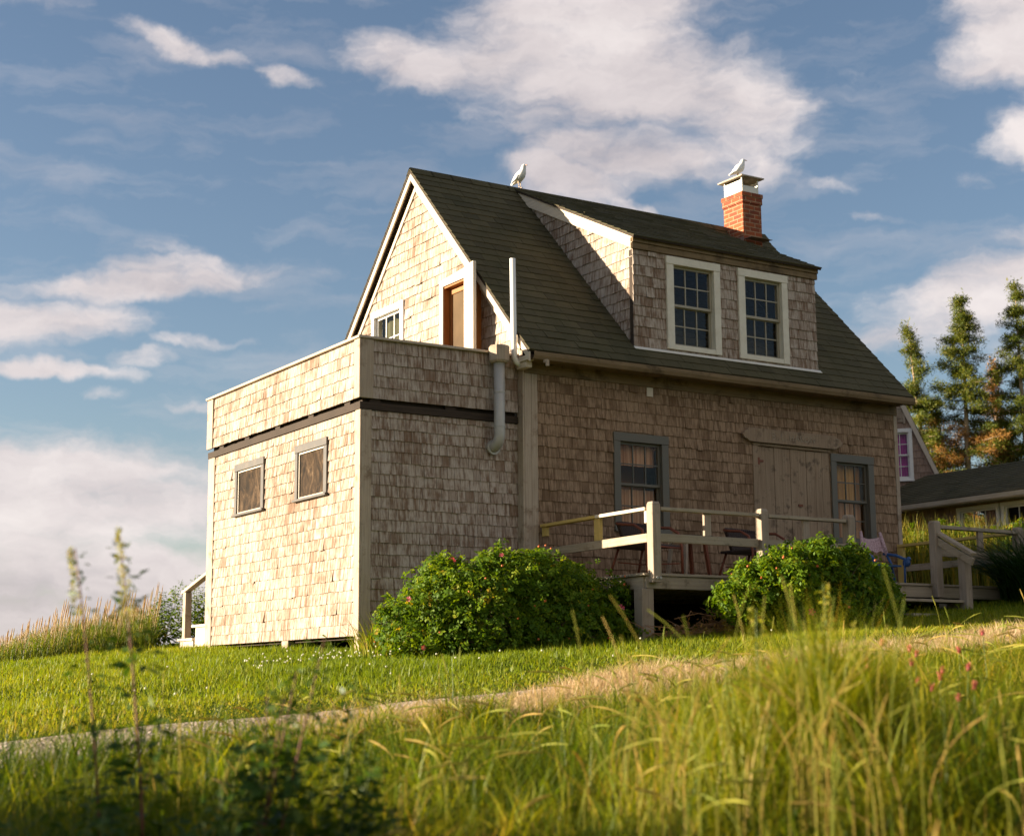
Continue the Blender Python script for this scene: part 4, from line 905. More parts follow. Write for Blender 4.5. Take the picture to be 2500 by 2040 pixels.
# seed heads: arching and upright
def heads(n, xr, yr, hr, arch, hl, rad, seed, cond):
    x, y, t, u = scatter(n, *xr, *yr, .6, .345); ok = cond(x, y, t, u); x, y, t = x[ok], y[ok], t[ok]; n = len(x)
    H = rng.uniform(*hr, n); az = rng.uniform(0, 6.28, n); lean = rng.uniform(*arch, n); k = 12; s = np.linspace(0, 1, k)
    P = np.stack([x, y, ground(x, y)], -1); C = np.zeros((n, k, 3))
    for i, q in enumerate(s):
        o = lean*H*np.maximum(0, q-.35)**1.8*1.4; C[:, i, 0] = x+np.cos(az)*o; C[:, i, 1] = y+np.sin(az)*o; C[:, i, 2] = P[:, 2]+H*(q-.55*lean*np.maximum(0, q-.5)**2*1.6)
    hd = hl*rng.uniform(.8, 1.2, n)/H
    Rr = np.full((n, k), .0016); f = s[None, :]; ph = (f-(1-hd[:, None]))/hd[:, None]
    Rr = np.where(ph > 0, rad*np.sin(np.pi*np.clip(ph*.93+.05, 0, 1))**.5+.001, Rr)
    V, Q = tubes(C, Rr, 5); return V, Q, np.repeat(rng.uniform(0, 1, n), (k-1)*5)
fg = lambda x, y, t, u: (t > 3.6) & (y < PN(x)-.1)
h1_ = heads(2300, (-12, 7), (-15, -6.8), (.28, .48), (.6, 1.4), .085, .0040, 1, lambda x, y, t, u: fg(x, y, t, u) & (u/t > -.2) & (t > 4.7))
h2_ = heads(420, (-12, 7), (-15, -6.8), (.36, .56), (.02, .25), .065, .0040, 2, lambda x, y, t, u: fg(x, y, t, u) & (u/t > -.24))
h3_ = heads(5200, (-5.6, -2.9), (-12.4, -10.0), (.50, .98), (.1, .8), .065, .0026, 3, lambda x, y, t, u: fg(x, y, t, u) & (np.hypot((x+4.2)/.70, (y+11.25)/.9)+.6*np.abs(rng.normal(0, .5, len(x))) < .75) & (rng.uniform(0, 1, len(x)) < .16))
tag(np_mesh('seed_heads', *cat([h1_, h2_, h3_]), M['seed']), 'arching and upright golden grass seed heads over the foreground meadow', 'seed heads', kind='stuff')

# pink clover: individuals at the right of the foreground
cl0 = None; k = 0
while k < 26:
    a, b = random.uniform(-2.6, .9), random.uniform(-11.6, -7.7); t_, u_ = view_tu(a, b)
    if not (.14 < u_/t_ < .32 and 5.0 < t_ < 9.0): continue
    h = random.uniform(.30, .44)
    if cl0 is None:
        cl0 = tag(empty('clover', (a, b, float(ground(a, b)))), 'pink clover head on a thin stem in the tall grass at right', 'clover', 'pink clovers in the foreground grass')
        m = MB(); m.tube([(0,0,0),(.01,0,.2),(.0,0,.40)], .0025, 5); m.build('stem', M['stem_green'], cl0, True)
        m = MB()
        for q in range(46):
            v = V3(*np.random.default_rng(q).normal(size=3)); v /= np.linalg.norm(v); c = V3(0,0,.41)+v*V3(.013,.013,.012); e = c+v*.012+V3(0,0,.005); sd = np.cross(v, (0,.3,1)); sd /= np.linalg.norm(sd)
            m.add([c-sd*.003, c+sd*.003, e+sd*.002, e-sd*.002], [(0,1,2,3)])
        m.ball((0,0,.408), .013, n=8, m=5); m.build('head', M['clover'], cl0); c = cl0
    else: c = copy_tree(cl0)
    c.scale = (.75,.75,1); c.location = (a, b, float(ground(a, b))+h-.41); c.rotation_euler = (random.uniform(-.15,.15), random.uniform(-.15,.15), random.uniform(0,6)); k += 1

# ------------------------------------------------------------------ grass bank left of the annex
def bank(n, cond, hs, wd, mat, name, label, catg, pal, lean=(.1, .7), box=(-9, 4, 4.4, 14)):
    x, y, t, u = scatter(n, *box, 1.5, .36); ok = cond(x, y, t, u); x, y = x[ok], y[ok]; k = len(x)
    P = np.stack([x, y, ground(x, y)], -1); H = rng.uniform(*hs, k)*(1+.35*sines(x, y, 1.1, 31))
    V, Q = blades(P, H, rng.uniform(*wd, k), rng.uniform(*lean, k), rng.uniform(0, 6.28, k), 3)
    return tag(np_mesh(name, V, Q, np.repeat(np.clip(rng.normal(*pal, k), 0, 1), 3), mat), label, catg, kind='stuff')
env = lambda x, y, t, u: np.clip(1.15-np.abs(u/t+.20)/.135, 0, 1)
x, y, t, u = scatter(60000, -9, 5, 5.8, 12.5, 1.5, .36)
e_ = np.clip((u/t+.345)/.06, 0, 1)*np.where(u/t > -.212, .9, 1)
ok = (y > 6.2+.5*np.sin(x)) & (e_ > .05) & (u/t < -.226); x, y, e_ = x[ok], y[ok], e_[ok]; k = len(x); P = np.stack([x, y, ground(x, y)], -1)
H = rng.uniform(.26, .64, k)*(1+.35*sines(x, y, 1.3, 31))*(.25+.75*e_)
V, Q = blades(P, H, rng.uniform(.007, .014, k), rng.uniform(.1, .8, k), rng.uniform(0, 6.28, k), 3)
q = x[::13]; hh = H[::13]*.93; kk = len(q)
C = np.stack([np.stack([q+.02*i*hh, y[::13], P[::13, 2]+hh*(.4+.9*i/7)], -1) for i in range(8)], 1); Rr = np.where(np.arange(8)[None, :] > 4, .007, .0025)*np.ones((kk, 1)); Rr[:, -1] = .002
hv = tubes(C, Rr, 4)
tag(np_mesh('bank_grass', *cat([(V, Q, np.repeat(np.clip(rng.normal(.30, .2, k), 0, .8), 3)), hv+(np.repeat(rng.uniform(.75, 1, kk), 28),)]), M['bank']), 'golden tall grass on the bank left of the annex against the sky', 'tall grass', kind='stuff')

# ------------------------------------------------------------------ leafy things
def leaflets(C, N_, T, L, Wd, fold=.0):
    """C centres (n,3), N_ normals, T tip directions; diamond leaf"""
    T = T-N_*np.sum(T*N_, 1, keepdims=True); T /= np.linalg.norm(T, axis=1, keepdims=True)+1e-9; S = np.cross(N_, T)
    L = np.asarray(L)[:, None]; Wd = np.asarray(Wd)[:, None]
    V = np.stack([C, C+T*L*.48+S*Wd*.5+N_*Wd*.12, C+T*L-N_*L*.08, C+T*L*.48-S*Wd*.5+N_*Wd*.12], 1)
    n = len(C); return V.reshape(-1, 3), np.arange(n*4).reshape(n, 4)
def unit(a): return a/(np.linalg.norm(a, axis=-1, keepdims=True)+1e-9)
def bush_leaves(lobes, n, L=(.035, .055), seed=0, shell=.55, nl=5, zmin=None):
    r = np.random.default_rng(seed); lob = np.array(lobes, float); wgt = lob[:, 3]*lob[:, 4]+lob[:, 4]*lob[:, 5]+lob[:, 3]*lob[:, 5]; idx = r.choice(len(lob), n, p=wgt/wgt.sum())
    lb = lob[idx]; d = unit(r.normal(size=(n, 3))); rad = 1-shell*r.uniform(0, 1, n)**2.2
    lump = 1+.20*np.sin(d[:, 0]*7+idx*1.7)*np.sin(d[:, 1]*6+idx)*np.cos(d[:, 2]*8+2*idx)+r.normal(0, .075, n)
    C = lb[:, :3]+d*lb[:, 3:6]*(rad*lump)[:, None]
    keep = np.ones(n, bool)
    for k, q in enumerate(lob):                                       # drop leaves buried deep in another lobe
        dd = np.linalg.norm((C-q[:3])/q[3:6], axis=1); keep &= ~((dd < .55) & (q[3] > .22) & (r.uniform(0, 1, n) < .8))
    if zmin is not None: keep &= C[:, 2] > zmin(C[:, 0], C[:, 1])
    C, d = C[keep], d[keep]; n = len(C)
    Nn = unit(d*.6+r.normal(size=(n, 3))*.55+V3(0,0,.55)); T = unit(r.normal(size=(n, 3))+d*.9+V3(0,0,.2)); T = unit(T-Nn*np.sum(T*Nn, 1, keepdims=True)); S = np.cross(Nn, T)
    LL = r.uniform(*L, n); parts = []; rn = np.clip(r.normal(.48, .2, n), 0, .985)
    offs = [(0, 0, 1)] + [(-.55*(1+i//2), (1 if i % 2 else -1), 1) for i in range(nl-1)]
    for (a, s, q) in offs:
        c = C+T*(LL*a)[:, None]; tip = T*.55+S*s*1.0 if s else T
        V, Q = leaflets(c, unit(Nn+r.normal(size=(n, 3))*.25), unit(tip+r.normal(size=(n, 3))*.15), LL*r.uniform(.8, 1.1, n), LL*r.uniform(.5, .68, n)); parts.append((V, Q, np.clip(rn+r.normal(0, .07, n), 0, 1)))
    return cat(parts), C, d
def stems(base, tips, rad, seed=0, k=6, spread=.25):
    r = np.random.default_rng(seed); n = len(tips); B = base+r.normal(size=(n, 3))*V3(spread, spread, 0); s = np.linspace(0, 1, k)[None, :, None]
    mid = (B+tips)/2+r.normal(size=(n, 3))*.08+V3(0,0,.12); C = B[:, None]*(1-s)**2+2*mid[:, None]*s*(1-s)+tips[:, None]*s**2
    Rr = rad*(1-.75*np.linspace(0, 1, k))[None, :]*r.uniform(.6, 1.2, (n, 1)); return tubes(C, Rr, 4)+(np.repeat(r.uniform(0, 1, n), (k-1)*4),)
FL = None; HP = None
def flower_meshes():
    global FL, HP
    m = MB(); 
    for i in range(5):
        a = i*1.2566; c, s = math.cos(a), math.sin(a); p = lambda r_, b, z: (r_*math.cos(a+b), r_*math.sin(a+b), z)
        m.add([(0,0,0), p(.028,-.5,.006), p(.044,-.35,.012), p(.047,0,.009), p(.044,.35,.012), p(.028,.5,.006)], [(0,1,2,3),(0,3,4,5)])
    m.ball((0,0,.005), .009, n=6, m=4, r=0); FL = m.build('flower', M['petal'])
    m = MB(); m.ball((0,0,0), .017, .017, .015, 8, 6); m.add([(-.006,0,.013),(.006,0,.013),(.012,.0,.030),(0,.01,.026),(-.012,0,.030)], [(0,1,2,3),(0,3,4)]); HP = m.build('rose_hip', M['hip'], None, True)
flower_meshes(); used = {'f': 0, 'h': 0}
def rose_bush(loc, lobes, n, label, nf, nh, seed, cat_='bush', group=None, mat='rose_leaf', facing=(-.5, -.85, .35), L=(.035, .055), zmin=None):
    t = tag(empty('rose_bush', loc), label, cat_, group); lo = V3(*loc)
    lobes = [(a-lo[0], b-lo[1], c-lo[2], *q) for a, b, c, *q in lobes]
    rs = np.random.default_rng(seed+9); ex = []
    for q in range(int(5*len(lobes))):
        l = lobes[rs.integers(len(lobes))]; dv = unit(rs.normal(size=3)+V3(0,-.2,.3)); k_ = rs.uniform(.86, 1.06); s_ = rs.uniform(.08, .18)
        ex.append((l[0]+dv[0]*l[3]*k_, l[1]+dv[1]*l[4]*k_, l[2]+dv[2]*l[5]*k_, s_, s_, s_*rs.uniform(.8, 1.7)))
    main = lobes; lobes = lobes+ex
    lv, C, d = bush_leaves(lobes, n, L, seed, zmin=(lambda x, y: ground(x+lo[0], y+lo[1])-lo[2]+.03)); np_mesh('foliage', *lv, M[mat], t, False)
    lobes = main; r = np.random.default_rng(seed+1); tips = C[r.choice(len(C), 130)]; base = tips*V3(.35,.35,0); base[:, 2] = -.05
    np_mesh('stems', *stems(base, tips, .008, seed, spread=.1), M['twig'], t)
    # flowers and hips sit on the outer leaves
    top = np.array([max(np.linalg.norm((c-q[:3])/q[3:6]) for q in [np.array(l) for l in lobes][:1]) for c in C[:1]])
    sc_ = d@unit(V3(*facing)); outer = np.zeros(len(C))
    mins = np.min([np.linalg.norm((C-np.array(q[:3]))/np.array(q[3:6]), axis=1) for q in lobes], axis=0); cand = np.where((sc_ > .25) & (mins > .97))[0]; r.shuffle(cand); k = 0
    for i in cand:
        if k >= nf+nh: break
        src, key = (FL, 'f') if k < nf else (HP, 'h')
        o = src if used[key] == 0 else src.copy()
        if used[key]: COL.objects.link(o)
        used[key] += 1; o.parent = t; p = C[i]+d[i]*.05
        o.location = tuple(p); o.scale = (random.uniform(.5,.85),)*3; v = Vector(tuple(d[i]+V3(*facing)*.8)); o.rotation_euler = v.to_track_quat('Z', 'Y').to_euler(); k += 1
    return t
gz = lambda a, b: float(ground(a, b))
rose_bush((1.0,-1.45,gz(1.0,-1.45)), [(.95,-1.35,.22,1.05,.75,.56),(.42,-1.35,.30,.55,.6,.42),(1.62,-1.45,.22,.62,.62,.55),(1.1,-1.5,.52,.62,.5,.32),(-.02,-1.35,.0,.42,.45,.36),(2.12,-1.6,-.02,.42,.45,.36),(.55,-1.75,-.02,.6,.4,.32),(1.45,-1.85,-.02,.65,.4,.32),(1.85,-1.2,.45,.36,.4,.28)], 15500, 'large rounded rose bush with pink flowers and orange hips at the annex wall', 7, 22, 41)
rose_bush((3.75,-3.05,gz(3.75,-3.05)), [(3.73,-3.00,0.40,0.82,0.55,0.45),(3.28,-2.95,0.45,0.40,0.45,0.31),(4.08,-3.00,0.37,0.45,0.45,0.41),(2.87,-2.95,0.28,0.35,0.40,0.23),(4.42,-2.95,0.27,0.35,0.42,0.37),(3.63,-3.00,0.63,0.46,0.42,0.29),(3.43,-3.20,0.17,0.48,0.35,0.27),(4.03,-3.20,0.13,0.48,0.35,0.28),(4.69,-2.90,0.40,0.19,0.25,0.18)], 13500, 'rounded rose bush with orange hips in front of the deck railing', 1, 14, 57)
# hedge between the deck and the neighbour
for k, (a, b, sx_, h, lb) in enumerate(((11.6,3.9,.9,1.25,'sunlit rose hedge with coral flowers seen through the deck rail'), (13.0,3.6,1.0,1.5,'sunlit leafy hedge bush under the neighbour window row'), (13.9,2.5,1.0,1.6,'leafy hedge bush at the right edge below the white windows'))):
    g0 = gz(a, b); rose_bush((a,b,g0), [(a,b,g0+h*.36,sx_,.7,h*.44),(a-.5*sx_,b-.1,g0+h*.3,.55*sx_,.6,h*.36),(a+.5*sx_,b+.1,g0+h*.38,.55*sx_,.6,h*.40)], 3200, lb, 4 if k == 0 else 1, 2, 60+k, 'hedge', 'hedge bushes before the neighbour house', L=(.05,.085))
# golden reeds lit behind the shaded deck end
x = rng.uniform(9.6, 14.6, 9000); y = rng.uniform(1.6, 4.6, 9000); ok = (y+.577*(x-8) > 5.0) & (y < 4.6); x, y = x[ok], y[ok]; k = len(x)
P = np.stack([x, y, ground(x, y)], -1); V, Q = blades(P, rng.uniform(.7, 1.5, k), rng.uniform(.012, .028, k), rng.uniform(.1, .6, k), rng.uniform(0, 6.28, k), 4)
tag(np_mesh('reeds', V, Q, np.repeat(np.clip(rng.normal(.55, .25, k), 0, 1), 4), M['reed']), 'golden green reeds glowing behind the right end of the deck', 'reeds', kind='stuff')
# dark arching clump right of the stairs
def clump(name, loc, n, rad, hs, wd, lean, mat, label, cat_, pal=(.4, .25)):
    t = empty(name, loc); a = rng.uniform(0, 6.28, n); r0 = rad*np.sqrt(rng.uniform(0, 1, n)); x, y = r0*np.cos(a), r0*np.sin(a)
    P = np.stack([x, y, ground(x+loc[0], y+loc[1])-loc[2]], -1); az = a+rng.normal(0, .8, n)
    V, Q = blades(P, rng.uniform(*hs, n), rng.uniform(*wd, n), rng.uniform(*lean, n), az, 6)
    o = np_mesh(name, V, Q, np.repeat(np.clip(rng.normal(*pal, n), 0, 1), 6), M[mat]); o.location = loc; bpy.data.objects.remove(t)
    return tag(o, label, cat_)
clump('grass_clump', (7.95,-2.75,gz(7.95,-2.75)), 1500, .72, (.75,1.25), (.014,.026), (.5,1.5), 'darkgrass', 'dark clump of long arching leaves right of the deck stairs', 'plant')
clump('grass_clump', (9.6,-2.4,gz(9.6,-2.4)), 1500, .9, (.9,1.45), (.014,.026), (.4,1.3), 'darkgrass', 'dark arching leaf clump behind the railing at the right edge', 'plant')
# small leafy things
def leafy(name, loc, h, n, w_, label, cat_, mat='weed', L=(.05,.09), seed=0, stem='stem_green', lean=(0,0), top=None, group=None, nst=1):
    t = tag(empty(name, loc), label, cat_, group); r = np.random.default_rng(seed); m = MB(); allC = []; allT = []; allS = []
    for j in range(nst):
        ox, oy = (r.normal(0, w_*.35, 2) if nst > 1 else (0, 0)); hj = h*(1 if j == 0 else r.uniform(.6, .95)); lx, ly = lean[0]+r.normal(0, .05), lean[1]+r.normal(0, .05)
        pts = [(ox*(.3+.7*q)+lx*hj*q**1.5, oy*(.3+.7*q)+ly*hj*q**1.5, hj*q) for q in np.linspace(0, 1, 9)]; m.tube(pts, [.006*(1-.7*q)*(h**.5) for q in np.linspace(0, 1, 9)], 6)
        for i in range(n//nst):
            q = r.uniform(.06, .98); p = V3(*[np.interp(q, np.linspace(0, 1, 9), [pp[c] for pp in pts]) for c in range(3)]); a = r.uniform(0, 6.28); out = V3(math.cos(a), math.sin(a), r.uniform(-.2, .7))
            k_ = r.uniform(0, 1)*w_*(1-.85*q); allS.append(1.1-.72*q); allC.append(p+out*k_); allT.append(out+V3(0,0,-.2))
    m.build('stem', M[stem], t, True)
    C = np.array(allC); T = unit(np.array(allT)); k = len(C); Nn = unit(r.normal(size=(k, 3))*.45+V3(0,0,1)); LL = r.uniform(*L, k)*np.array(allS); V, Q = leaflets(C, Nn, T, LL, LL*r.uniform(.32, .55, k))
    np_mesh('leaves', V, Q, np.clip(r.normal(.5, .25, k), 0, 1), M[mat], t, False)
    if top:
        k = top[0]; q = r.uniform(1-top[1], 1.0, k); zz = h*q; a = r.uniform(0, 6.28, k); sp = top[2]*(1.04-q)/top[1]*r.uniform(.2, 1, k)
        C = np.stack([lean[0]*h*q**1.5+np.cos(a)*sp, lean[1]*h*q**1.5+np.sin(a)*sp, zz], -1); T = unit(np.stack([np.cos(a), np.sin(a), np.full(k, 1.2)], -1)); LL = r.uniform(.008, .018, k)
        V, Q = leaflets(C, unit(r.normal(size=(k, 3))), T, LL, LL*.5); np_mesh('flower_spike', V, Q, r.uniform(.1, .8, k), M['seed'], t, False)
    return t
def at(t, ur): return CAM[0]+t*(FH[0]+ur*RH[0]), CAM[1]+t*(FH[1]+ur*RH[1])
for (a, b, h, n, w_, lb, sd, st_, top, ln, nst, L) in (
    (-5.83,-10.17,1.17,190,.15,'tall red stemmed weed with a pale flower spike, taller of the left pair',1,'stem_red',(300,.26,.026),(-.10,.02),1,(.06,.105)),
    (-5.93,-10.05,1.11,130,.14,'tall red stemmed weed with a slim spike, left of its taller twin',2,'stem_red',(200,.20,.018),(-.12,.03),1,(.045,.08)),
    (-5.60,-10.45,.80,760,.20,'bushy leafy weed with dark rounded leaves in front of the annex foot',3,'stem_red',None,(.0,.0),4,(.05,.095)),
    (-5.35,-10.62,.66,520,.20,'lower leafy weed right of the bushy weed in the foreground',4,'stem_green',None,(.05,.0),3,(.05,.095)),
    (-6.35,-9.75,.62,220,.18,'short leafy weed at the far left of the foreground',5,'stem_green',None,(.0,.0),3,(.07,.13)),
    (-6.15,-10.6,.50,420,.26,'low spreading weed below the tall red stemmed pair',6,'stem_green',None,(.0,.0),4,(.05,.09)),
    (-5.9,-11.0,.46,420,.26,'low dark weed at the bottom left corner',7,'stem_green',None,(.0,.0),4,(.05,.09))):
    leafy('weed', (a,b,gz(a,b)), h, n, w_, lb, 'weed', 'weed', L, sd, st_, ln, top, None, nst)
for (dx_, dy_, h, lb, sd) in ((-.22,.05,.78,'leafy weed with a drooping tip at the left of the high grass tuft',31),(.06,-.04,.86,'tallest leafy weed standing in the high grass tuft before the right bush',32),(.27,.08,.70,'shorter leafy weed at the right of the high grass tuft',33)):
    a, b = -3.42+dx_, -10.66+dy_; leafy('weed', (a,b,gz(a,b)), h, 260, .13, lb, 'weed', 'tall', (.04,.08), sd, 'stem_green', (random.uniform(-.08,.12),0), (120,.3,.03), None, 2)
for (a, b, h, lb, sd) in ((.80,6.95,1.05,'bushy green plant beside the wooden steps railing',11), (1.05,6.75,1.15,'taller green plant close to the annex wall behind the steps',12), (.45,7.55,1.0,'green leafy plant left of the wooden steps',13)):
    leafy('leafy_plant', (a,b,gz(a,b)), h, 1100, .30, lb, 'plant', 'rose_leaf', (.07,.12), sd, 'stem_green', (0,0), None, 'leafy plants behind the annex', 6)
leafy('leafy_plant', (.06,.75,gz(.06,.75)), .16, 26, .28, 'small broad leafed plant under the lifted annex corner', 'plant', 'weed', (.07,.12), 21, 'stem_green', (0,0), None, None, 4)
leafy('leafy_plant', (.45,-.35,gz(.45,-.35)), .25, 30, .25, 'small yellowing plant between annex corner and the big rose bush', 'plant', 'reed', (.06,.11), 22, 'stem_green', (0,0), None, None, 4)
clump('tall_weed', (-.15,-.75,gz(-.15,-.75)), 160, .28, (.25,.55), (.008,.014), (.3,1.0), 'grass', 'tuft of long pale grass left of the big rose bush', 'grass', (.6,.2))
# unseen shrubs added at left: their long low-sun shadow darkens the near grass
SHADE_SHRUBS = ('low unseen shrub added for shade, left of the foreground grass, nearest the viewer', 'rounded unseen shrub added for shade, left of the foreground grass', 'tall unseen shrub added for shade, left of the foreground weeds', 'wide unseen shrub added for shade, left of the gravel path end')
for k, (t_, u_, h, s_) in enumerate(((2.9,-2.15,1.15,.6),(3.8,-2.6,1.15,.65),(4.8,-3.05,1.0,.65),(5.8,-3.4,.75,.6))):
    a, b = at(t_, u_/t_); g0 = gz(a, b); rose_bush((a,b,g0), [(a,b,g0+h*.45,s_,s_,h*.55),(a-.3,b+.2,g0+h*.4,s_*.7,s_*.7,h*.5)], 2600, SHADE_SHRUBS[k], 0, 2, 80+k, 'added shrub', L=(.06,.10))
# brush pile under the deck
m = MB(); r = random.Random(5)
for i in range(150):
    a, b = 2.95+r.gauss(0,.34), -2.35+r.gauss(0,.13); z = gz(a,b)+abs(r.gauss(0,.09)); th = r.uniform(0,6.28); l = r.uniform(.12,.42); m.tube([(a,b,z),(a+l*.5*math.cos(th),b+l*.4*math.sin(th),z+r.uniform(0,.05)),(a+l*math.cos(th),b+l*.7*math.sin(th),z+r.uniform(-.03,.10))], [.006,.005,.002], 5)
bp = m.build('brush_pile', plain('dead_twigs', (.30,.15,.06), .8), None, True); tag(bp, 'pile of dead brown twigs and leaves beneath the deck', 'brush pile')
C = np.stack([rng.normal(2.95,.34,420), rng.normal(-2.36,.13,420), np.zeros(420)], -1); C[:, 2] = ground(C[:, 0], C[:, 1])+np.abs(rng.normal(.03,.06,420)); V, Q = leaflets(C, unit(rng.normal(size=(420,3))), unit(rng.normal(size=(420,3))), rng.uniform(.03,.06,420), rng.uniform(.02,.035,420)); np_mesh('dead_leaves', V, Q, rng.uniform(0,1,420), M['brown_needle'], bp, False)

# ------------------------------------------------------------------ spruces
def spruce(loc, h, rad, label, seed, z0=.15, dens=1.0, lean=(0,0), dead=.0, deadz=(.2,.6), group='spruces behind the neighbour house', top_only=False, lat=(-.6,.8)):
    t = tag(empty('spruce_tree', loc), label, 'tree', group); r = np.random.default_rng(seed)
    ax = lambda q: V3(lean[0]*q*h+.10*math.sin(q*4+seed), lean[1]*q*h+.10*math.cos(q*3.3+seed), q*h)
    m = MB(); qs = np.linspace(0, 1, 14); m.tube([ax(q) for q in qs], [max(.014, .17*(1-q)**.9) for q in qs], 8); m.build('trunk', M['bark'], t, True)
    rad = rad*1.3; br = MB(); parts = []; dparts = []; nlev = int(h*5.6)
    for li in range(nlev):
        q = z0+(1-z0)*(li+r.uniform(-.9,.9))/nlev
        if q > .985 or q < z0: continue
        prof = rad*min(1, (1-q)**1.05*1.45); nb = r.integers(3, 6)
        for b in range(nb):
            if r.uniform() > dens*(.92 if q > .55 else .72): continue
            a = r.uniform(0, 6.28); ln_ = prof*r.uniform(.35, 1.35)+.10; dz = r.uniform(-.22, .22)*ln_; p0 = ax(q); dr_ = V3(math.cos(a), math.sin(a), 0)
            isdead = r.uniform() < dead and deadz[0] < q < deadz[1]
            bare = q < .42 and r.uniform() < .28
            br.tube([p0, p0+dr_*ln_*.5+V3(0,0,dz*.2), p0+dr_*ln_+V3(0,0,dz)], [.028*(1-q*.6),.018,.006], 5)
            if bare and not isdead: continue
            k = int((12+46*ln_)*(1 if not isdead else .9)); s = r.uniform(.10, 1.08, k)**.8
            c = p0+dr_*(ln_*s)[:, None]+V3(0,0,1)*(dz*s**1.5)[:, None]+r.normal(size=(k,3))*V3(.075,.075,.045)*(1+.35*ln_)
            for _ in range(7):
                T = unit(dr_*.7+r.normal(size=(k,3))*.8+V3(0,0,.25)); V, Q = leaflets(c+r.normal(size=(k,3))*.05, unit(r.normal(size=(k,3))), T, r.uniform(.06,.135,k), r.uniform(.012,.024,k) if isdead else r.uniform(.016,.032,k))
                (dparts if isdead else parts).append((V, Q, np.clip(r.normal(.35 if q < .5 else .5, .22)+r.normal(0,.15,k), 0, 1)))
    k = 60; c = ax(.97)+r.normal(size=(k,3))*V3(.09,.09,.28); V, Q = leaflets(c, unit(r.normal(size=(k,3))), unit(r.normal(size=(k,3))+V3(0,0,1)), r.uniform(.1,.18,k), r.uniform(.03,.06,k)); (dparts if top_only else parts).append((V, Q, r.uniform(.2,.9,k)))
    br.build('branches', M['bark'], t, True)
    if parts: np_mesh('crown', *cat(parts), M['needle'], t, False)
    if dparts: np_mesh('dead_crown', *cat(dparts), M['brown_needle'], t, False)
    return t
spruce((29.9,19.1,1.0), 9.75, .95, 'thin leaning spruce with a bare pale trunk, leftmost of the trees', 3, .30, .62, (-.075,.045), .1, (.3,.5))
spruce((30.6,18.6,1.0), 10.6, 1.65, 'dense green spruce, tallest at the middle of the tree group', 5, .12, 1.0, (-.012,.0), .75, (.16,.60))
spruce((30.1,19.4,1.0), 7.4, 1.35, 'short spruce full of dead orange brown branches beside the tallest', 9, .15, .85, (0,0), .85, (.1,.9))
spruce((32.2,18.8,1.0), 8.6, .55, 'slender dead spruce with a reddish brown top', 12, .5, .6, (-.02,.0), 1.0, (.0,1.0), top_only=True)
spruce((32.15,17.65,1.0), 11.1, 1.6, 'dark open spruce at the right edge of the trees', 15, .10, .72, (0,0), .06, (.2,.5))
spruce((31.6,18.1,1.0), 6.6, 1.25, 'lower bushy spruce between the tallest and the right edge tree', 18, .10, .9, (0,0), .55, (.1,.9))
spruce((28.6,21.0,1.0), 5.6, 1.1, 'low spruce left behind the neighbour gable', 22, .1, .9, (0,0), .3, (.1,.6))

# ------------------------------------------------------------------ neighbour house
nb = tag(empty('neighbour_house', (0,0,0)), 'neighbouring shingled house with purple curtained gable window and long low wing', 'house')
GA = R(132); GD = V3(math.cos(GA), math.sin(GA), 0); GN = V3(-math.sin(GA), math.cos(GA), 0)*1.0
if GN@V3(fw[0],fw[1],0) > 0: GN = -GN
GO = V3(17.0,7.42,0)                                                   # right foot of the gable rake, u grows to the left
gfr = dict(U=tuple(GD), W=(0,0,1), n=tuple(GN))
gpoly = [(0,.3),(6,.3),(6,3.69),(5.2,5.62),(3,6.6),(.8,5.62),(0,3.69)]
def nwall(poly, holes, par): 
    mb = MB(); mb.mi = 0; u1 = max(p[0] for p in poly)
    for a, b in ((0,.8),(.8,u1)):
        pass
    return mb
mb = MB()
for cp in ([(0,.3),(3,.3),(3,6.6),(.8,5.62),(0,3.69)], [(3,.3),(6,.3),(6,3.69),(5.2,5.62),(3,6.6)]):
    mb.mi = 0; shingles(mb, tuple(GO), gfr['U'], gfr['W'], gfr['n'], cp, [(.53,1.13,3.62,4.66)], .15, wr=(.12,.22), v_start=.3)
    mb.mi = 1; backing(mb, tuple(GO), gfr['U'], gfr['W'], gfr['n'], cp, [(.53,1.13,3.62,4.66)])
mb.build('gable_wall', [M['shingle_far'], M['dark_x']], nb)
window(nb, tuple(GO), gfr, .50, 1.16, 3.60, 4.68, (.075,.075,.08,.05), M['bright'], M['bright'], 3, 2, [(0,1,0,1,'purple')], True, 'glass', True, 'white framed window with purple curtain')
m = MB()
for k in range(8): fbox(m, tuple(GO), gfr, .66, 1.0, 4.82+.035*k, 4.845+.035*k, .01, .035)
fbox(m, tuple(GO), gfr, .62,.66,4.78,5.12,.0,.04); fbox(m, tuple(GO), gfr, .62,1.04,5.1,5.13,.0,.041); m.build('louver', M['trim_z'], nb)
m = MB(); P = lambda u, z, d: GO+GD*u+V3(0,0,z)+GN*d
for a, b in (((-.02,3.66),(.80,5.64)),((.80,5.64),(3,6.62)),((3,6.62),(5.2,5.64)),((5.2,5.64),(6.02,3.66))):
    m.prism([P(*a,.06), P(*b,.06), P(b[0]*1.0+(.0 if b[0] > 3 else .07), b[1]-.10, .06), P(a[0]+(.07 if a[0] < 3 else -.07), a[1]-.04, .06)], GN*-.06)
m.build('rake_board', M['pale_y'], nb)
m = MB()
for a, b in (((0,3.69),(.8,5.62)),((.8,5.62),(3,6.6)),((3,6.6),(5.2,5.62)),((5.2,5.62),(6,3.69))):
    m.prism([P(*a,.05), P(*b,.05), P(*b,-6.5), P(*a,-6.5)], (0,0,.05))
m.build('roof', M['asphalt'], nb)
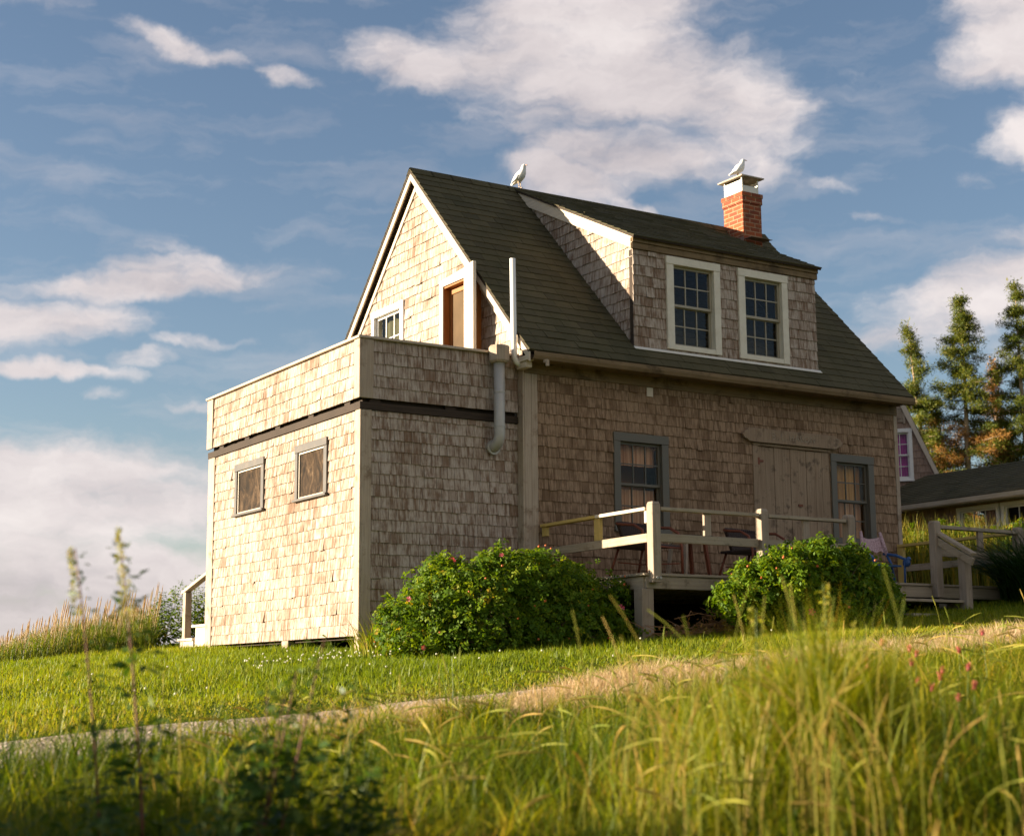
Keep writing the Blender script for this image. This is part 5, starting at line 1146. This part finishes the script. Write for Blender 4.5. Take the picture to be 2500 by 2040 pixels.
m = MB(); m.prism([P(0,.2,-.08), P(0,.2,-6.4), P(0,3.69,-6.4), P(0,3.69,-.08)], GD*.06); m.prism([P(6,.2,-.08), P(6,.2,-6.4), P(6,3.69,-6.4), P(6,3.69,-.08)], GD*-.06); m.build('side_wall', M['shingle_far'], nb)
# low wing: eave along Y at x = 14.6
EX, EZ, TX, TZ, YL, YR2 = 14.6, 2.80, 16.5, 3.62, 8.0, -4.5
wsl = math.hypot(TX-EX, TZ-EZ); wW = ((TX-EX)/wsl, 0, (TZ-EZ)/wsl); wn = (-(TZ-EZ)/wsl, 0, (TX-EX)/wsl)
m = MB(); m.mi = 0; shingles(m, (EX,YR2,EZ), (0,1,0), wW, wn, [(0,0),(YL-YR2,0),(7.25-YR2,wsl),(0,wsl)], [], .13, wr=(.22,.36), thick=.011, jit=.003, gap=.005, tilt=.006)
m.mi = 1; m.prism([(EX,YR2,EZ-.01),(EX,YL,EZ-.01),(TX,7.25,TZ-.01),(TX,YR2,TZ-.01)], (0,0,-.04)); m.prism([(TX,YR2,TZ),(TX,7.25,TZ),(TX+2.2,7.25,EZ-.1),(TX+2.2,YR2,EZ-.1)], (0,0,-.05)); m.prism([(EX,YL,EZ-.01),(TX,7.25,TZ-.01),(TX+.6,YL+.8,EZ-.3)], (0,0,-.04))
m.build('wing_roof', [M['asphalt'], M['dark_x']], nb)
m = MB(); m.box(EX-.02,EX+.03,YR2,YL,EZ-.12,EZ-.012); m.box(EX-.05,EX-.02,YR2,YL,EZ-.10,EZ-.02); m.box(EX+.03,15.0,YR2,YL,EZ-.10,EZ-.08); m.build('eave_fascia', M['trim_y'], nb)
wh = [(.85-.0, 5.17, 2.02, 2.66)]
wfr = XF
wb = wall('wing_wall', (15.0,0,0), XF, [(-4.5,.3),(8,.3),(8,2.72),(-4.5,2.72)], [(-.3,5.12,1.9,2.62),(6.2,6.9,1.9,2.5)], nb, M['shingle_far'], .15, wr=(.12,.22))
for k, (a, b) in enumerate(((4.20,5.16),(3.16,4.12),(2.12,3.08),(1.08,2.04),(.04,1.0))):
    window(nb, (15.0,0,0), XF, a-.02, b+.02, 1.90, 2.66, (.07,.07,.07,.06), M['bright'], M['bright'], 3, 2, [(0,.42,0,1,'knit')] if k in (0, 2) else None, False, 'glass', False, None)
m = MB(); m.box(15.05,18.6,-4.5,-4.44,.2,2.7); m.box(18.54,18.6,-4.44,8,.2,2.7); m.build('wing_end', M['shingle_far'], nb)
# unseen barn added behind the cottage: its shadow falls over the neighbour's wing
shade_barn = tag(empty('barn', (0,0,0)), 'tall unseen shingled barn added behind the cottage for its shadow', 'barn')
m = MB(); m.box(9.4,12.2,6.15,12,.0,5.4); m.prism([(9.4,6.15,5.4),(12.2,6.15,5.4),(10.8,6.15,6.7)], (0,5.85,0)); m.build('wall', M['shingle_far'], shade_barn)
m = MB(); m.prism([(9.2,6.05,5.25),(10.8,6.05,6.78),(10.8,12.1,6.78),(9.2,12.1,5.25)], (0,0,.06)); m.prism([(12.4,6.05,5.25),(10.8,6.05,6.78),(10.8,12.1,6.78),(12.4,12.1,5.25)], (0,0,.06)); m.build('roof', M['asphalt'], shade_barn)
# black walls and floor added to keep the space under the cottage dark
m = MB(); m.box(2.06,8.0,-.09,-.05,-.6,.43); m.box(2.06,8.0,-.05,5.0,.40,.43); m.box(7.95,8.0,-.05,5.0,-.6,.40); m.build('underfloor_shade', M['black'], house)
